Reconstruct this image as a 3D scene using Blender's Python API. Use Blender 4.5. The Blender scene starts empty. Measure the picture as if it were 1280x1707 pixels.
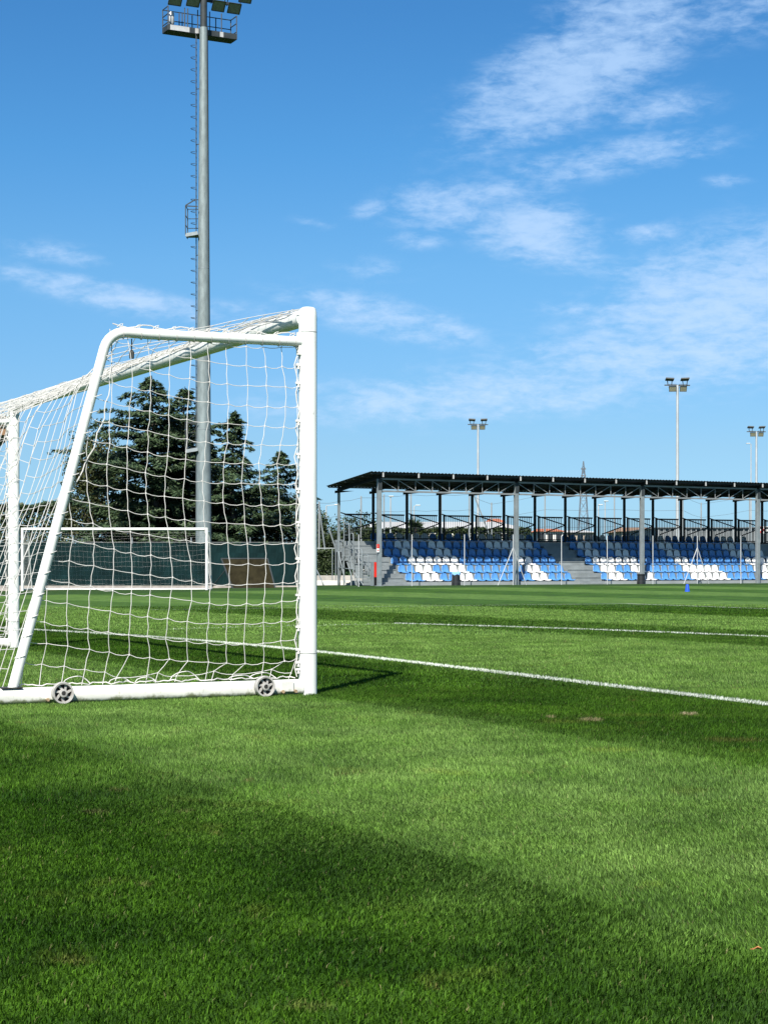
import bpy, math, random
import numpy as np
from mathutils import Vector, Matrix
R = math.radians
rng = np.random.default_rng(7)
random.seed(7)
sc = bpy.context.scene
col = sc.collection

# ------------------------------------------------------------------ camera
CAM_H, HOR, FOC, PW, PH = 0.857, 942.0, 2987.0, 1280.0, 1707.0
cam = bpy.data.cameras.new('camera')
camo = bpy.data.objects.new('camera', cam); col.objects.link(camo)
camo.location = (0, 0, CAM_H); camo.rotation_euler = (R(90), 0, 0)
cam.sensor_fit = 'AUTO'; cam.sensor_width = 36.0
cam.lens = 36.0 * FOC / PH
cam.shift_y = (HOR - PH / 2) / PH
cam.clip_start = 0.05; cam.clip_end = 5000
sc.camera = camo

def at(px, py, Y):
    return Vector(((px - 640) / FOC * Y, Y, CAM_H - (py - HOR) / FOC * Y))

# ------------------------------------------------------------------ light
SH = Vector((0.262, 0.965)).normalized()          # the way shadows fall on the ground
EL = R(47.2)
sun = bpy.data.lights.new('sun', 'SUN'); suno = bpy.data.objects.new('sun', sun); col.objects.link(suno)
sun.energy = 5.0; sun.angle = R(0.53); sun.color = (1.0, 0.95, 0.87)
Ld = Vector((SH.x * math.cos(EL), SH.y * math.cos(EL), -math.sin(EL)))
suno.rotation_euler = Ld.to_track_quat('-Z', 'Y').to_euler()
suno.location = (-10, -30, 40)

class NT:
    """small expression builder over a node tree"""
    def __init__(s, tree): s.t = tree; s.n = tree.nodes; s.l = tree.links
    def node(s, typ, **kw):
        n = s.n.new(typ)
        for k, v in kw.items(): setattr(n, k, v)
        return n
    def put(s, sock, v):
        if hasattr(v, 'is_output') or isinstance(v, bpy.types.NodeSocket): s.l.new(v, sock)
        else: sock.default_value = v
    def m(s, op, a, b=0.0, c=0.0, clamp=False):
        n = s.node('ShaderNodeMath', operation=op, use_clamp=clamp)
        s.put(n.inputs[0], a); s.put(n.inputs[1], b); s.put(n.inputs[2], c)
        return n.outputs[0]
    def smooth(s, x, lo, hi, a=0.0, b=1.0):
        n = s.node('ShaderNodeMapRange', interpolation_type='SMOOTHSTEP')
        s.put(n.inputs['Value'], x); s.put(n.inputs['From Min'], lo); s.put(n.inputs['From Max'], hi)
        s.put(n.inputs['To Min'], a); s.put(n.inputs['To Max'], b)
        return n.outputs[0]
    def mix(s, f, a, b, blend='MIX'):
        n = s.node('ShaderNodeMix', data_type='RGBA', blend_type=blend)
        s.put(n.inputs[0], f)
        for i, v in ((6, a), (7, b)):
            s.put(n.inputs[i], v if not isinstance(v, tuple) else (v + (1.0,))[:4])
        return n.outputs[2]
    def noise(s, vec, scale, detail=4, rough=0.55, dist=0.0):
        n = s.node('ShaderNodeTexNoise'); n.inputs['Scale'].default_value = scale
        n.inputs['Detail'].default_value = detail; n.inputs['Roughness'].default_value = rough
        n.inputs['Distortion'].default_value = dist
        if vec is not None: s.l.new(vec, n.inputs['Vector'])
        return n.outputs['Fac']
    def xyz(s, x, y, z):
        n = s.node('ShaderNodeCombineXYZ'); s.put(n.inputs[0], x); s.put(n.inputs[1], y); s.put(n.inputs[2], z)
        return n.outputs[0]

# ------------------------------------------------------------------ world
SKY_STRENGTH = 0.065
world = bpy.data.worlds.new('World'); sc.world = world; world.use_nodes = True
w = NT(world.node_tree); w.n.clear()
sky = w.node('ShaderNodeTexSky'); sky.sky_type = 'NISHITA'; sky.sun_disc = False
sky.sun_elevation = EL; sky.sun_rotation = math.atan2(-SH.x, -SH.y)
sky.altitude = 200; sky.air_density = 1.0; sky.dust_density = 0.25; sky.ozone_density = 2.2
tc = w.node('ShaderNodeTexCoord')
sp = w.node('ShaderNodeSeparateXYZ'); w.l.new(tc.outputs['Generated'], sp.inputs[0])
dx, dy, dz = sp.outputs
hyp = w.m('SQRT', w.m('ADD', w.m('MULTIPLY', dx, dx), w.m('MULTIPLY', dy, dy)))
az = w.m('ARCTAN2', dx, dy)                      # radians, 0 = straight up the pitch
el = w.m('ARCTAN2', dz, hyp)
# clouds: a thin broken sheet, thick only in a few banks (azimuth, elevation, half widths in degrees, tilt, weight)
def deg(px, py): return (math.degrees(math.atan((px - 640) / FOC)), math.degrees(math.atan((HOR - py) / FOC)))
banks = [((965, 120), 3.6, 1.35, 28, 1.0), ((1040, 40), 2.4, 1.2, 10, .7), ((900, 180), 1.8, .9, 10, .8), ((1090, 190), 1.8, .55, 5, .55), ((1240, 40), 2.4, .9, 15, .45), ((1000, 270), 3.6, .55, 8, .62), ((1130, 265), 1.8, .4, 8, .45),
         ((740, 345), 1.7, .75, 0, .72), ((890, 385), 1.9, .9, -10, .95), ((830, 325), 1.8, .45, 5, .75), ((960, 440), 2.0, .45, -8, .5), ((1070, 395), 1.6, .35, 5, .5), ((700, 400), 1.0, .3, 0, .5), ((620, 348), .8, .28, 8, .5), ((1210, 312), .7, .2, 0, .45),
         ((1220, 500), 4.2, 1.7, 14, .95), ((1130, 450), 1.2, .45, 5, .4), ((1130, 590), 5.5, 1.3, 6, .75), ((760, 665), 6.5, .75, 2, .62), ((930, 640), 5, 1.0, 3, .55),
         ((200, 500), 3.2, .42, -11, .75), ((90, 430), 1.6, .35, -8, .5), ((60, 470), 2.4, .35, -6, .4), ((640, 530), 3.2, .55, -12, .7), ((560, 500), 1.9, .3, -8, .4), ((620, 450), 1.6, .45, 0, .35), ((520, 372), .8, .18, -10, .35), ((420, 520), 2.0, .35, -8, .35), ((950, 515), 1.3, .3, 2, .45)]
mask = None
D2R = math.pi / 180
for (p, hw, hh, tilt, wt) in banks:
    a0, e0 = deg(*p); c, s_ = math.cos(tilt * D2R), math.sin(tilt * D2R)
    da = w.m('SUBTRACT', az, a0 * D2R); de = w.m('SUBTRACT', el, e0 * D2R)
    u = w.m('ADD', w.m('MULTIPLY', da, c / (hw * D2R)), w.m('MULTIPLY', de, s_ / (hw * D2R)))
    v = w.m('ADD', w.m('MULTIPLY', da, -s_ / (hh * D2R)), w.m('MULTIPLY', de, c / (hh * D2R)))
    g = w.m('ADD', w.m('MULTIPLY', u, u), w.m('MULTIPLY', v, v))
    g = w.m('MULTIPLY', w.m('EXPONENT', w.m('MULTIPLY', g, -0.8)), wt)
    mask = g if mask is None else w.m('MAXIMUM', mask, g)
# scattered thin cloud everywhere else in the sky, so it goes on outside the photo
away = w.m('MULTIPLY', w.m('SUBTRACT', 1.0, w.m('COSINE', w.m('MULTIPLY', az, 1.0))), 0.25)
mask = w.m('ADD', mask, away)
cv = w.xyz(w.m('MULTIPLY', az, 30.0), w.m('MULTIPLY', el, 72.0), 3.1)
n1 = w.noise(cv, 1.0, 9, 0.60, 0.35)
cv2 = w.xyz(w.m('MULTIPLY', az, 80.0), w.m('MULTIPLY', el, 210.0), 1.7)
n2 = w.noise(cv2, 1.0, 6, 0.62, 0.3)
cl = w.m('ADD', w.m('MULTIPLY', n1, 0.66), w.m('MULTIPLY', n2, 0.62))
cl = w.m('ADD', cl, w.m('MULTIPLY', mask, 0.44))
cloud = w.m('MULTIPLY', w.smooth(cl, 0.62, 1.16), w.smooth(mask, 0.02, 0.45))
cloud = w.m('MULTIPLY', cloud, 0.82, clamp=True)
tr_ = w.node('ShaderNodeValToRGB'); els_ = tr_.color_ramp.elements
w.l.new(w.m('DIVIDE', el, R(45), clamp=True), tr_.inputs[0])
TINT = [(0, (.30, .53, .92)), (3.7, (.37, .55, .77)), (9.4, (.37, .655, .85)), (13, (.285, .64, .877)), (17.2, (.246, .597, .86)), (45, (.30, .60, .84))]
els_[0].position = 0; els_[0].color = TINT[0][1] + (1,); els_[1].position = 1; els_[1].color = TINT[-1][1] + (1,)
for d_, c_ in TINT[1:-1]:
    e_ = els_.new(d_ / 45); e_.color = c_ + (1,)
clear = w.mix(1.0, sky.outputs[0], tr_.outputs[0], 'MULTIPLY')
cloudc = w.mix(w.smooth(el, R(4), R(15)), (4.1, 5.5, 7.4), (3.3, 4.8, 7.0))
skyc = w.mix(cloud, clear, cloudc)
bg = w.node('ShaderNodeBackground'); bg.inputs['Strength'].default_value = SKY_STRENGTH
w.l.new(skyc, bg.inputs['Color'])
wo = w.node('ShaderNodeOutputWorld'); w.l.new(bg.outputs[0], wo.inputs['Surface'])

vs = sc.view_settings
vs.view_transform = 'Standard'; vs.look = 'None'; vs.exposure = 1.17; vs.gamma = 1.0
sc.render.film_transparent = False
try:
    sc.cycles.use_denoising = True
    sc.cycles.max_bounces = 8; sc.cycles.transparent_max_bounces = 8
except Exception: pass

# ------------------------------------------------------------------ materials
MATS = {}
def mat(name, c, rough=0.5, metal=0.0, var=0.12, scale=6.0, bump=0.0, bscale=40.0, dirt=None, dirt_amt=0.0, spec=0.5, stretch=None):
    if name in MATS: return MATS[name]
    m = bpy.data.materials.new(name); m.use_nodes = True
    t = NT(m.node_tree); b = t.n['Principled BSDF']
    tcn = t.node('ShaderNodeTexCoord'); vec = tcn.outputs['Object']
    if stretch:
        mp = t.node('ShaderNodeMapping'); mp.inputs['Scale'].default_value = stretch
        t.l.new(vec, mp.inputs['Vector']); vec = mp.outputs[0]
    f = t.noise(vec, scale, 5, 0.6)
    c = tuple(x * .82 for x in c)
    lo = tuple(x * (1 - var) for x in c); hi = tuple(min(1, x * (1 + var)) for x in c)
    cc = t.mix(t.smooth(f, 0.3, 0.7), lo, hi)
    if dirt:
        f2 = t.noise(vec, scale * 3.3, 6, 0.7, 0.4)
        cc = t.mix(t.m('MULTIPLY', t.smooth(f2, 0.60, 0.74), dirt_amt), cc, dirt)
    if name.startswith('white_painted'):
        mp2 = t.node('ShaderNodeMapping'); mp2.inputs['Scale'].default_value = (9, 9, 2.2); t.l.new(tcn.outputs['Object'], mp2.inputs['Vector'])
        f3 = t.noise(mp2.outputs[0], 2.2, 8, .75, .5)
        cc = t.mix(t.m('MULTIPLY', t.smooth(f3, .60, .68), .6), cc, (.20, .19, .15))
        f4 = t.noise(tcn.outputs['Object'], 1.1, 3, .6)
        cc = t.mix(t.m('MULTIPLY', t.smooth(f4, .5, .75), .25), cc, (.50, .49, .40))
    if name.endswith('_base'):
        geo_ = t.node('ShaderNodeNewGeometry'); sz = t.node('ShaderNodeSeparateXYZ'); t.l.new(geo_.outputs['Position'], sz.inputs[0])
        f5 = t.noise(tcn.outputs['Object'], 14, 6, .7)
        edge_ = t.m('ADD', sz.outputs[2], t.m('MULTIPLY', t.m('SUBTRACT', f5, .5), .09))
        cc = t.mix(t.smooth(edge_, .012, .040, .85, 0.0), cc, (.085, .105, .030))
    t.l.new(cc, b.inputs['Base Color'])
    b.inputs['Roughness'].default_value = rough; b.inputs['Metallic'].default_value = metal
    b.inputs['Specular IOR Level'].default_value = spec
    if bump:
        bn = t.node('ShaderNodeBump'); bn.inputs['Strength'].default_value = bump
        t.l.new(t.noise(vec, bscale, 4), bn.inputs['Height']); t.l.new(bn.outputs[0], b.inputs['Normal'])
    MATS[name] = m
    return m

WHITE = mat('white_painted_aluminium', (.70, .72, .69), .38, 0, .05, 3, dirt=(.36, .35, .29), dirt_amt=.6)
WHITE2 = mat('white_painted_aluminium_base', (.66, .66, .61), .45, 0, .10, 5, dirt=(.26, .25, .14), dirt_amt=.85)
CORD = mat('white_net_cord', (.55, .54, .515), .8, 0, .08, 9)
WPLAST = mat('white_net_clip', (.72, .70, .66), .5, 0, .08, 9)
WHEELG = mat('grey_wheel_plastic', (.36, .35, .33), .6, 0, .2, 22, dirt=(.2, .18, .14), dirt_amt=.5)
DARKM = mat('dark_bolt_metal', (.035, .033, .03), .55, .2, .3, 20)
RUST = mat('rusty_bracket', (.30, .22, .13), .75, 0, .4, 30)
GALV = mat('galvanised_steel', (.25, .285, .295), .5, .35, .16, 2.2, dirt=(.22, .25, .25), dirt_amt=.4)
GALVMAST = mat('galvanised_mast_steel', (.185, .225, .228), .55, .2, .2, 2.2, dirt=(.27, .30, .30), dirt_amt=.7, stretch=(3, 3, .8))
DSTEEL = mat('dark_weathered_steel', (.036, .044, .048), .6, .1, .2, 3, spec=.25)
BSTEEL = mat('black_painted_steel', (.014, .016, .018), .6, 0, .2, 3, spec=.2)
ROOFM = mat('dark_roof_sheet', (.035, .037, .04), .6, 0, .2, 2, spec=.2)
GREYPAN = mat('grey_step_panel', (.215, .24, .245), .6, .15, .14, 1.7, dirt=(.15, .16, .155), dirt_amt=.5)
CONC = mat('pale_concrete', (.36, .34, .31), .9, 0, .18, 2.5, bump=.2)
BLUE = mat('light_blue_seat_plastic', (.074, .222, .48), .34, 0, .05, 4)
SWHITE = mat('white_seat_plastic', (.74, .735, .72), .38, 0, .04, 4)
SCREEN = mat('dark_teal_windscreen', (.0030, .0165, .0175), .9, 0, .25, 1.2, bump=.15, bscale=3, spec=.12)
BROWN = mat('olive_brown_board', (.019, .0165, .0085), .92, 0, .3, 3, spec=.05)
RED = mat('red_painted_metal', (.62, .03, .02), .4, 0, .1, 4)
SIGNW = mat('white_sign_board', (.75, .75, .73), .5, 0, .04, 4)
BLACK = mat('black_plastic', (.012, .013, .014), .42, 0, .2, 5)
CONEB = mat('blue_cone_plastic', (.012, .075, .62), .42, 0, .06, 8)
BAGB = mat('pale_blue_bag', (.22, .45, .75), .4, 0, .1, 10)
BARK = mat('cedar_bark', (.075, .06, .048), .9, 0, .3, 9, bump=.4)
GLASS = mat('lamp_glass', (.20, .20, .14), .25, 0, .2, 10)
LAMPB = mat('lamp_body', (.06, .062, .058), .5, .2, .2, 6)
LAMPL = mat('light_grey_lamp_body', (.5, .5, .49), .45, .2, .1, 6)
WALLW = mat('white_render_wall', (.72, .70, .66), .85, 0, .06, .6)
WALLT = mat('tan_wall', (.46, .39, .31), .85, 0, .1, .8)
BRICK = mat('orange_brick', (.44, .25, .13), .85, 0, .3, .9)
TILE = mat('terracotta_roof', (.42, .14, .07), .8, 0, .25, 1.2)
TILEB = mat('brown_roof', (.25, .16, .10), .8, 0, .25, 1.2)
GREYB = mat('grey_ribbed_cladding', (.17, .19, .20), .6, .1, .12, .7)
PYL = mat('pylon_steel', (.13, .15, .17), .6, .2, .2, 1)
WIRE = mat('thin_wire', (.16, .18, .19), .6, .3, .1, 1)

def leaf_mat(name, c1, c2, tr=0.25, rough=.55):
    m = bpy.data.materials.new(name); m.use_nodes = True
    t = NT(m.node_tree); b = t.n['Principled BSDF']; out = t.n['Material Output']
    g = t.node('ShaderNodeNewGeometry')
    tcn = t.node('ShaderNodeTexCoord')
    f = t.m('ADD', t.m('MULTIPLY', g.outputs['Random Per Island'], .6), t.m('MULTIPLY', t.noise(tcn.outputs['Object'], .9, 4), .5))
    cc = t.mix(t.smooth(f, .2, .9), c1, c2)
    t.l.new(cc, b.inputs['Base Color']); b.inputs['Roughness'].default_value = rough
    b.inputs['Specular IOR Level'].default_value = .3
    tl = t.node('ShaderNodeBsdfTranslucent'); t.l.new(cc, tl.inputs['Color'])
    mx = t.node('ShaderNodeMixShader'); mx.inputs[0].default_value = tr
    t.l.new(b.outputs[0], mx.inputs[1]); t.l.new(tl.outputs[0], mx.inputs[2]); t.l.new(mx.outputs[0], out.inputs['Surface'])
    return m
CEDAR = leaf_mat('cedar_needles', (.010, .024, .012), (.056, .088, .038), .12)
CEDAR2 = leaf_mat('dark_cedar_needles', (.008, .021, .009), (.046, .074, .028), .12)
BROAD = leaf_mat('broad_leaves', (.018, .029, .008), (.058, .066, .020), .2)
HEDGE = leaf_mat('hedge_leaves', (.012, .025, .008), (.044, .064, .020), .2)

# ------------------------------------------------------------------ mesh helpers
class MB:
    def __init__(s): s.v = []; s.f = []; s.mi = []; s.cur = 0
    def add(s, vs, fs):
        o = len(s.v); s.v.extend([tuple(p) for p in vs])
        for f in fs: s.f.append(tuple(i + o for i in f)); s.mi.append(s.cur)
    def frame_box(s, c, ax, ay, az_, hx, hy, hz):
        c = Vector(c); vs = []
        for sx in (-1, 1):
            for sy in (-1, 1):
                for sz in (-1, 1): vs.append(c + ax * (sx * hx) + ay * (sy * hy) + az_ * (sz * hz))
        s.add(vs, [(0, 1, 3, 2), (4, 6, 7, 5), (0, 4, 5, 1), (2, 3, 7, 6), (0, 2, 6, 4), (1, 5, 7, 3)])
    def box(s, lo, hi):
        lo = Vector(lo); hi = Vector(hi)
        s.frame_box((lo + hi) / 2, Vector((1, 0, 0)), Vector((0, 1, 0)), Vector((0, 0, 1)), *((hi - lo) / 2))
    def bar(s, p, q, wx, wz, up=Vector((0, 0, 1))):
        p = Vector(p); q = Vector(q); d = (q - p); L = d.length
        if L < 1e-6: return
        d.normalize(); side = d.cross(up)
        if side.length < 1e-3: side = d.cross(Vector((1, 0, 0)))
        side.normalize(); u2 = side.cross(d).normalized()
        s.frame_box((p + q) / 2, d, side, u2, L / 2, wx / 2, wz / 2)
    def tube(s, pts, r, n=8, caps=True, radii=None, sq=(1, 1)):
        pts = [Vector(p) for p in pts]; k = len(pts)
        if radii is None: radii = [r] * k
        prev = None; rings = []
        for i, p in enumerate(pts):
            d = (pts[min(i + 1, k - 1)] - pts[max(i - 1, 0)])
            if d.length < 1e-9: d = Vector((0, 0, 1))
            d.normalize()
            if prev is None:
                a = d.cross(Vector((0, 0, 1)))
                if a.length < 1e-3: a = d.cross(Vector((1, 0, 0)))
            else:
                a = prev - d * prev.dot(d)
                if a.length < 1e-6: a = d.cross(Vector((1, 0, .3)))
            a.normalize(); prev = a; b = d.cross(a)
            rings.append([p + (a * math.cos(2 * math.pi * j / n) * sq[0] + b * math.sin(2 * math.pi * j / n) * sq[1]) * radii[i] for j in range(n)])
        vs = [q for rg in rings for q in rg]; fs = []
        for i in range(k - 1):
            for j in range(n):
                fs.append((i * n + j, i * n + (j + 1) % n, (i + 1) * n + (j + 1) % n, (i + 1) * n + j))
        if caps:
            fs.append(tuple(reversed(range(n)))); fs.append(tuple((k - 1) * n + j for j in range(n)))
        s.add(vs, fs)
    def prism(s, poly, d):
        """extrude a planar polygon (list of Vectors) along d"""
        n = len(poly); vs = [Vector(p) for p in poly] + [Vector(p) + Vector(d) for p in poly]
        fs = [tuple(range(n)), tuple(reversed(range(n, 2 * n)))]
        for i in range(n):
            j = (i + 1) % n; fs.append((i, i + n, j + n, j))
        s.add(vs, fs)
    def mesh(s, name, smooth=False):
        me = bpy.data.meshes.new(name); me.from_pydata(s.v, [], s.f); me.update()
        if any(s.mi): me.polygons.foreach_set('material_index', s.mi)
        if smooth: me.polygons.foreach_set('use_smooth', [True] * len(me.polygons))
        return me
    def build(s, name, m, parent=None, smooth=False, bevel=0.0, recalc=True, **props):
        me = s.mesh(name, smooth)
        for x in (m if isinstance(m, (list, tuple)) else [m]): me.materials.append(x)
        if recalc:
            import bmesh
            bm = bmesh.new(); bm.from_mesh(me); bmesh.ops.recalc_face_normals(bm, faces=bm.faces); bm.to_mesh(me); bm.free()
        o = bpy.data.objects.new(name, me); col.objects.link(o)
        if smooth:
            try: me.set_sharp_from_angle(angle=R(40))
            except Exception: pass
        if bevel:
            b = o.modifiers.new('bevel', 'BEVEL'); b.width = bevel; b.segments = 2; b.limit_method = 'ANGLE'; b.angle_limit = R(50)
        if parent: adopt(o, parent)
        for k, v in props.items(): o[k] = v
        return o

def adopt(o, parent):
    """parent o, whose mesh is written in world coordinates, without moving it"""
    bpy.context.view_layer.update()
    o.parent = parent
    o.matrix_parent_inverse = world_of(parent).inverted()
def world_of(o):
    m = o.matrix_basis.copy()
    if o.parent: m = world_of(o.parent) @ o.matrix_parent_inverse @ m
    return m
def empty(name, loc, label, cat, group=None, rz=0.0):
    o = bpy.data.objects.new(name, None); col.objects.link(o); o.empty_display_size = .2
    o.location = loc; o.rotation_euler = (0, 0, rz); o['label'] = label; o['category'] = cat
    if group: o['group'] = group
    return o
def tag(o, label, cat, group=None, kind=None):
    o['label'] = label; o['category'] = cat
    if group: o['group'] = group
    if kind: o['kind'] = kind
    return o
def fast_mesh(name, verts, faces_flat, nper, m, smooth=False):
    me = bpy.data.meshes.new(name)
    nv = len(verts); nf = len(faces_flat) // nper
    me.vertices.add(nv); me.vertices.foreach_set('co', np.ascontiguousarray(verts, dtype=np.float32).ravel())
    me.loops.add(nf * nper); me.loops.foreach_set('vertex_index', np.ascontiguousarray(faces_flat, dtype=np.int32).ravel())
    me.polygons.add(nf)
    me.polygons.foreach_set('loop_start', np.arange(0, nf * nper, nper, dtype=np.int32))
    me.update(calc_edges=True); me.materials.append(m)
    o = bpy.data.objects.new(name, me); col.objects.link(o)
    return o
def leaves(name, c, d, nrm, L, W, m):
    """one small kite-shaped leaf or spray per row: centre c, direction d, normal nrm, length L, width W"""
    c = np.asarray(c, float); d = np.asarray(d, float); nrm = np.asarray(nrm, float)
    d /= np.linalg.norm(d, axis=1, keepdims=True) + 1e-9
    s_ = np.cross(d, nrm); s_ /= np.linalg.norm(s_, axis=1, keepdims=True) + 1e-9
    L = np.asarray(L).reshape(-1, 1); W = np.asarray(W).reshape(-1, 1)
    v = np.stack([c - d * L * .5, c + s_ * W * .5 - d * L * .05, c + d * L * .5, c - s_ * W * .5 - d * L * .05], 1).reshape(-1, 3)
    return fast_mesh(name, v, np.arange(len(v)), 4, m)

# ------------------------------------------------------------------ ground
GN = np.array([.895, .446]); GU = np.array([-.446, .895])      # across and along the goal line
def ss(x, a, b):
    t = np.clip((x - a) / (b - a), 0, 1); return t * t * (3 - 2 * t)
def gz(X, Y):
    X = np.asarray(X, float); Y = np.asarray(Y, float)
    soft = np.log1p(np.exp(np.clip(-X / 2.0, -30, 30))) * 2.0
    return ss(Y, 16, 62) * (-.05 - .0135 * np.minimum(soft, 25))
def gzf(X, Y): return float(gz(X, Y))

STR = [2.49, 4.80, 7.14, 11.9, 14.7, 18.8, 23.3, 27.6, 32.2, 36.8, 41.5, 46, 50.6, 55]   # stripe edges, metres across
def gp(px, py):
    Y = CAM_H * FOC / (py - HOR); return ((px - 640) / FOC * Y, Y)
WORN = [gp(985, 1201) + (.085, .13, .85, (.26, .22, .12)), gp(1148, 1191) + (.065, .10, .9, (.34, .29, .18)), gp(918, 1196) + (.035, .06, .8, (.28, .24, .13)), gp(1060, 1194) + (.5, .12, .45, (.070, .095, .014)), gp(935, 1204) + (.22, .16, .5, (.075, .095, .014)), gp(1015, 1252) + (.16, .14, .6, (.10, .15, .02)),
        gp(200, 1318) + (.06, .06, .5, (.12, .09, .04)), gp(155, 1356) + (.07, .06, .5, (.12, .10, .05)), gp(310, 1355) + (.04, .04, .5, (.12, .09, .05)), gp(1220, 1235) + (.18, .16, .5, (.085, .065, .02)), gp(760, 1290) + (.10, .10, .6, (.09, .15, .02)), gp(1085, 1478) + (.045, .05, .6, (.10, .17, .02)), gp(240, 1478) + (.03, .04, .5, (.13, .12, .05)), gp(120, 1605) + (.06, .05, .4, (.11, .11, .03)), gp(520, 1680) + (.06, .05, .4, (.09, .07, .03)), gp(830, 1395) + (.09, .06, .6, (.028, .07, .012)), gp(700, 1410) + (.07, .05, .5, (.028, .07, .012)), gp(950, 1425) + (.08, .05, .5, (.03, .08, .015))]
def turf_group():
    g = bpy.data.node_groups.new('turf_colour', 'ShaderNodeTree')
    g.interface.new_socket('Color', in_out='OUTPUT', socket_type='NodeSocketColor')
    t = NT(g); out = t.node('NodeGroupOutput')
    geo = t.node('ShaderNodeNewGeometry'); sep = t.node('ShaderNodeSeparateXYZ'); t.l.new(geo.outputs['Position'], sep.inputs[0])
    X, Y, Z = sep.outputs
    flat = t.xyz(X, Y, 0.0)
    sx = t.m('ADD', t.m('MULTIPLY', X, float(GN[0])), t.m('MULTIPLY', Y, float(GN[1])))
    warp = t.m('MULTIPLY', t.m('SUBTRACT', t.noise(flat, .55, 4, .65), .5), .95)
    warp2 = t.m('MULTIPLY', t.m('SUBTRACT', t.noise(flat, 3.5, 3, .6), .5), .5)
    sw = t.m('ADD', sx, t.m('ADD', warp, warp2))
    rp = t.node('ShaderNodeValToRGB'); rp.color_ramp.interpolation = 'EASE'
    t.l.new(t.m('DIVIDE', sw, 60.0, clamp=True), rp.inputs[0])
    els = rp.color_ramp.elements
    stops = []
    for i, b in enumerate(STR):
        d0 = .06 if b < 8 else (.34 if b < 16 else .10)
        lo, hi = (d0, 1.0) if i % 2 == 0 else (1.0, .06 if b < 4.9 else (.34 if b < 12 else .10))
        hw = .85 if b < 3 else (.55 if b < 8 else .32)
        stops += [((b - hw) / 60, lo), ((b + hw) / 60, hi)]
    els[0].position = 0; els[0].color = (0, 0, 0, 1); els[1].position = stops[0][0]; els[1].color = (0, 0, 0, 1)
    for p, v in stops[1:]:
        e = els.new(p); e.color = (v, v, v, 1)
    stripe = rp.outputs[0]
    dark = t.mix(t.smooth(t.noise(flat, 1.1, 5, .65), .32, .7), (.0165, .054, .0022), (.036, .092, .0056))
    lite = t.mix(t.smooth(t.noise(flat, 1.7, 5, .65), .32, .7), (.053, .116, .016), (.082, .153, .031))
    c = t.mix(stripe, dark, lite)
    # worn, yellowish and brownish spots in the turf itself
    yel = t.smooth(t.noise(flat, 2.1, 3, .55), .60, .72)
    c = t.mix(t.m('MULTIPLY', yel, .38), c, (.074, .098, .015))
    brn = t.smooth(t.noise(flat, 4.3, 4, .6), .665, .72)
    c = t.mix(t.m('MULTIPLY', brn, .55), c, (.085, .065, .022))
    # a few bare, worn spots with an outline of their own
    wob = t.m('MULTIPLY', t.m('SUBTRACT', t.noise(flat, 6, 4, .65), .5), 1.5)
    for (sx0, sy0, rx_, ry_, amt, pale) in WORN:
        ddx = t.m('DIVIDE', t.m('SUBTRACT', X, sx0), rx_); ddy = t.m('DIVIDE', t.m('SUBTRACT', Y, sy0), ry_)
        q_ = t.m('ADD', t.m('SQRT', t.m('ADD', t.m('MULTIPLY', ddx, ddx), t.m('MULTIPLY', ddy, ddy))), wob)
        c = t.mix(t.smooth(q_, .35, 1.1, amt * .8, 0.0), c, pale)
    # rougher, uncut edge in front of the stand and fence
    # broad soft patches of denser and thinner growth
    mp_ = t.node('ShaderNodeMapping'); mp_.inputs['Scale'].default_value = (1.0, .8, 1); t.l.new(flat, mp_.inputs['Vector'])
    pat = t.smooth(t.noise(mp_.outputs[0], 1.35, 6, .72, .3), .30, .70)
    c = t.mix(1.0, c, t.mix(pat, (.62, .66, .62), (1.28, 1.22, 1.25)), 'MULTIPLY')
    edge = t.smooth(t.m('ADD', t.m('SUBTRACT', Y, t.m('MULTIPLY', X, .56)), t.m('MULTIPLY', warp, 1.2)), 70.5, 71.5)
    c = t.mix(edge, c, t.mix(t.noise(flat, 2.0, 4), (.012, .038, .005), (.029, .068, .010)))
    t.l.new(c, out.inputs[0])
    return g
TURF = turf_group()
def ground_mat():
    m = bpy.data.materials.new('mown_turf'); m.use_nodes = True
    t = NT(m.node_tree); b = t.n['Principled BSDF']
    gn = t.node('ShaderNodeGroup'); gn.node_tree = TURF
    geo = t.node('ShaderNodeNewGeometry')
    mp = t.node('ShaderNodeMapping'); mp.inputs['Scale'].default_value = (9, 3.5, 1); t.l.new(geo.outputs['Position'], mp.inputs['Vector'])
    f = t.noise(mp.outputs[0], 1.0, 6, .7)
    c = t.mix(t.smooth(f, .25, .75), gn.outputs[0], gn.outputs[0])
    c2 = t.mix(1.0, c, t.mix(t.smooth(f, .25, .75), (.52, .52, .5), (1.12, 1.1, 1.05)), 'MULTIPLY')  # toned down, standing in for the self-shadow between grass blades
    t.l.new(c2, b.inputs['Base Color']); b.inputs['Roughness'].default_value = .9; b.inputs['Specular IOR Level'].default_value = .15
    bn = t.node('ShaderNodeBump'); bn.inputs['Strength'].default_value = .5; bn.inputs['Distance'].default_value = .03
    t.l.new(f, bn.inputs['Height']); t.l.new(bn.outputs[0], b.inputs['Normal'])
    return m
GROUND = ground_mat()
xs = np.unique(np.concatenate([np.linspace(-900, -60, 12), np.linspace(-60, 60, 61), np.linspace(60, 900, 12)]))
ys = np.unique(np.concatenate([np.linspace(-60, 0, 7), np.linspace(0, 110, 74), np.linspace(110, 1500, 16)]))
gx, gy = np.meshgrid(xs, ys)
gv = np.stack([gx, gy, gz(gx, gy)], -1).reshape(-1, 3)
nx = len(xs); idx = np.arange(len(gv)).reshape(gx.shape)
gf = np.stack([idx[:-1, :-1], idx[:-1, 1:], idx[1:, 1:], idx[1:, :-1]], -1).reshape(-1)
go = fast_mesh('ground', gv, gf, 4, GROUND)
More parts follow.
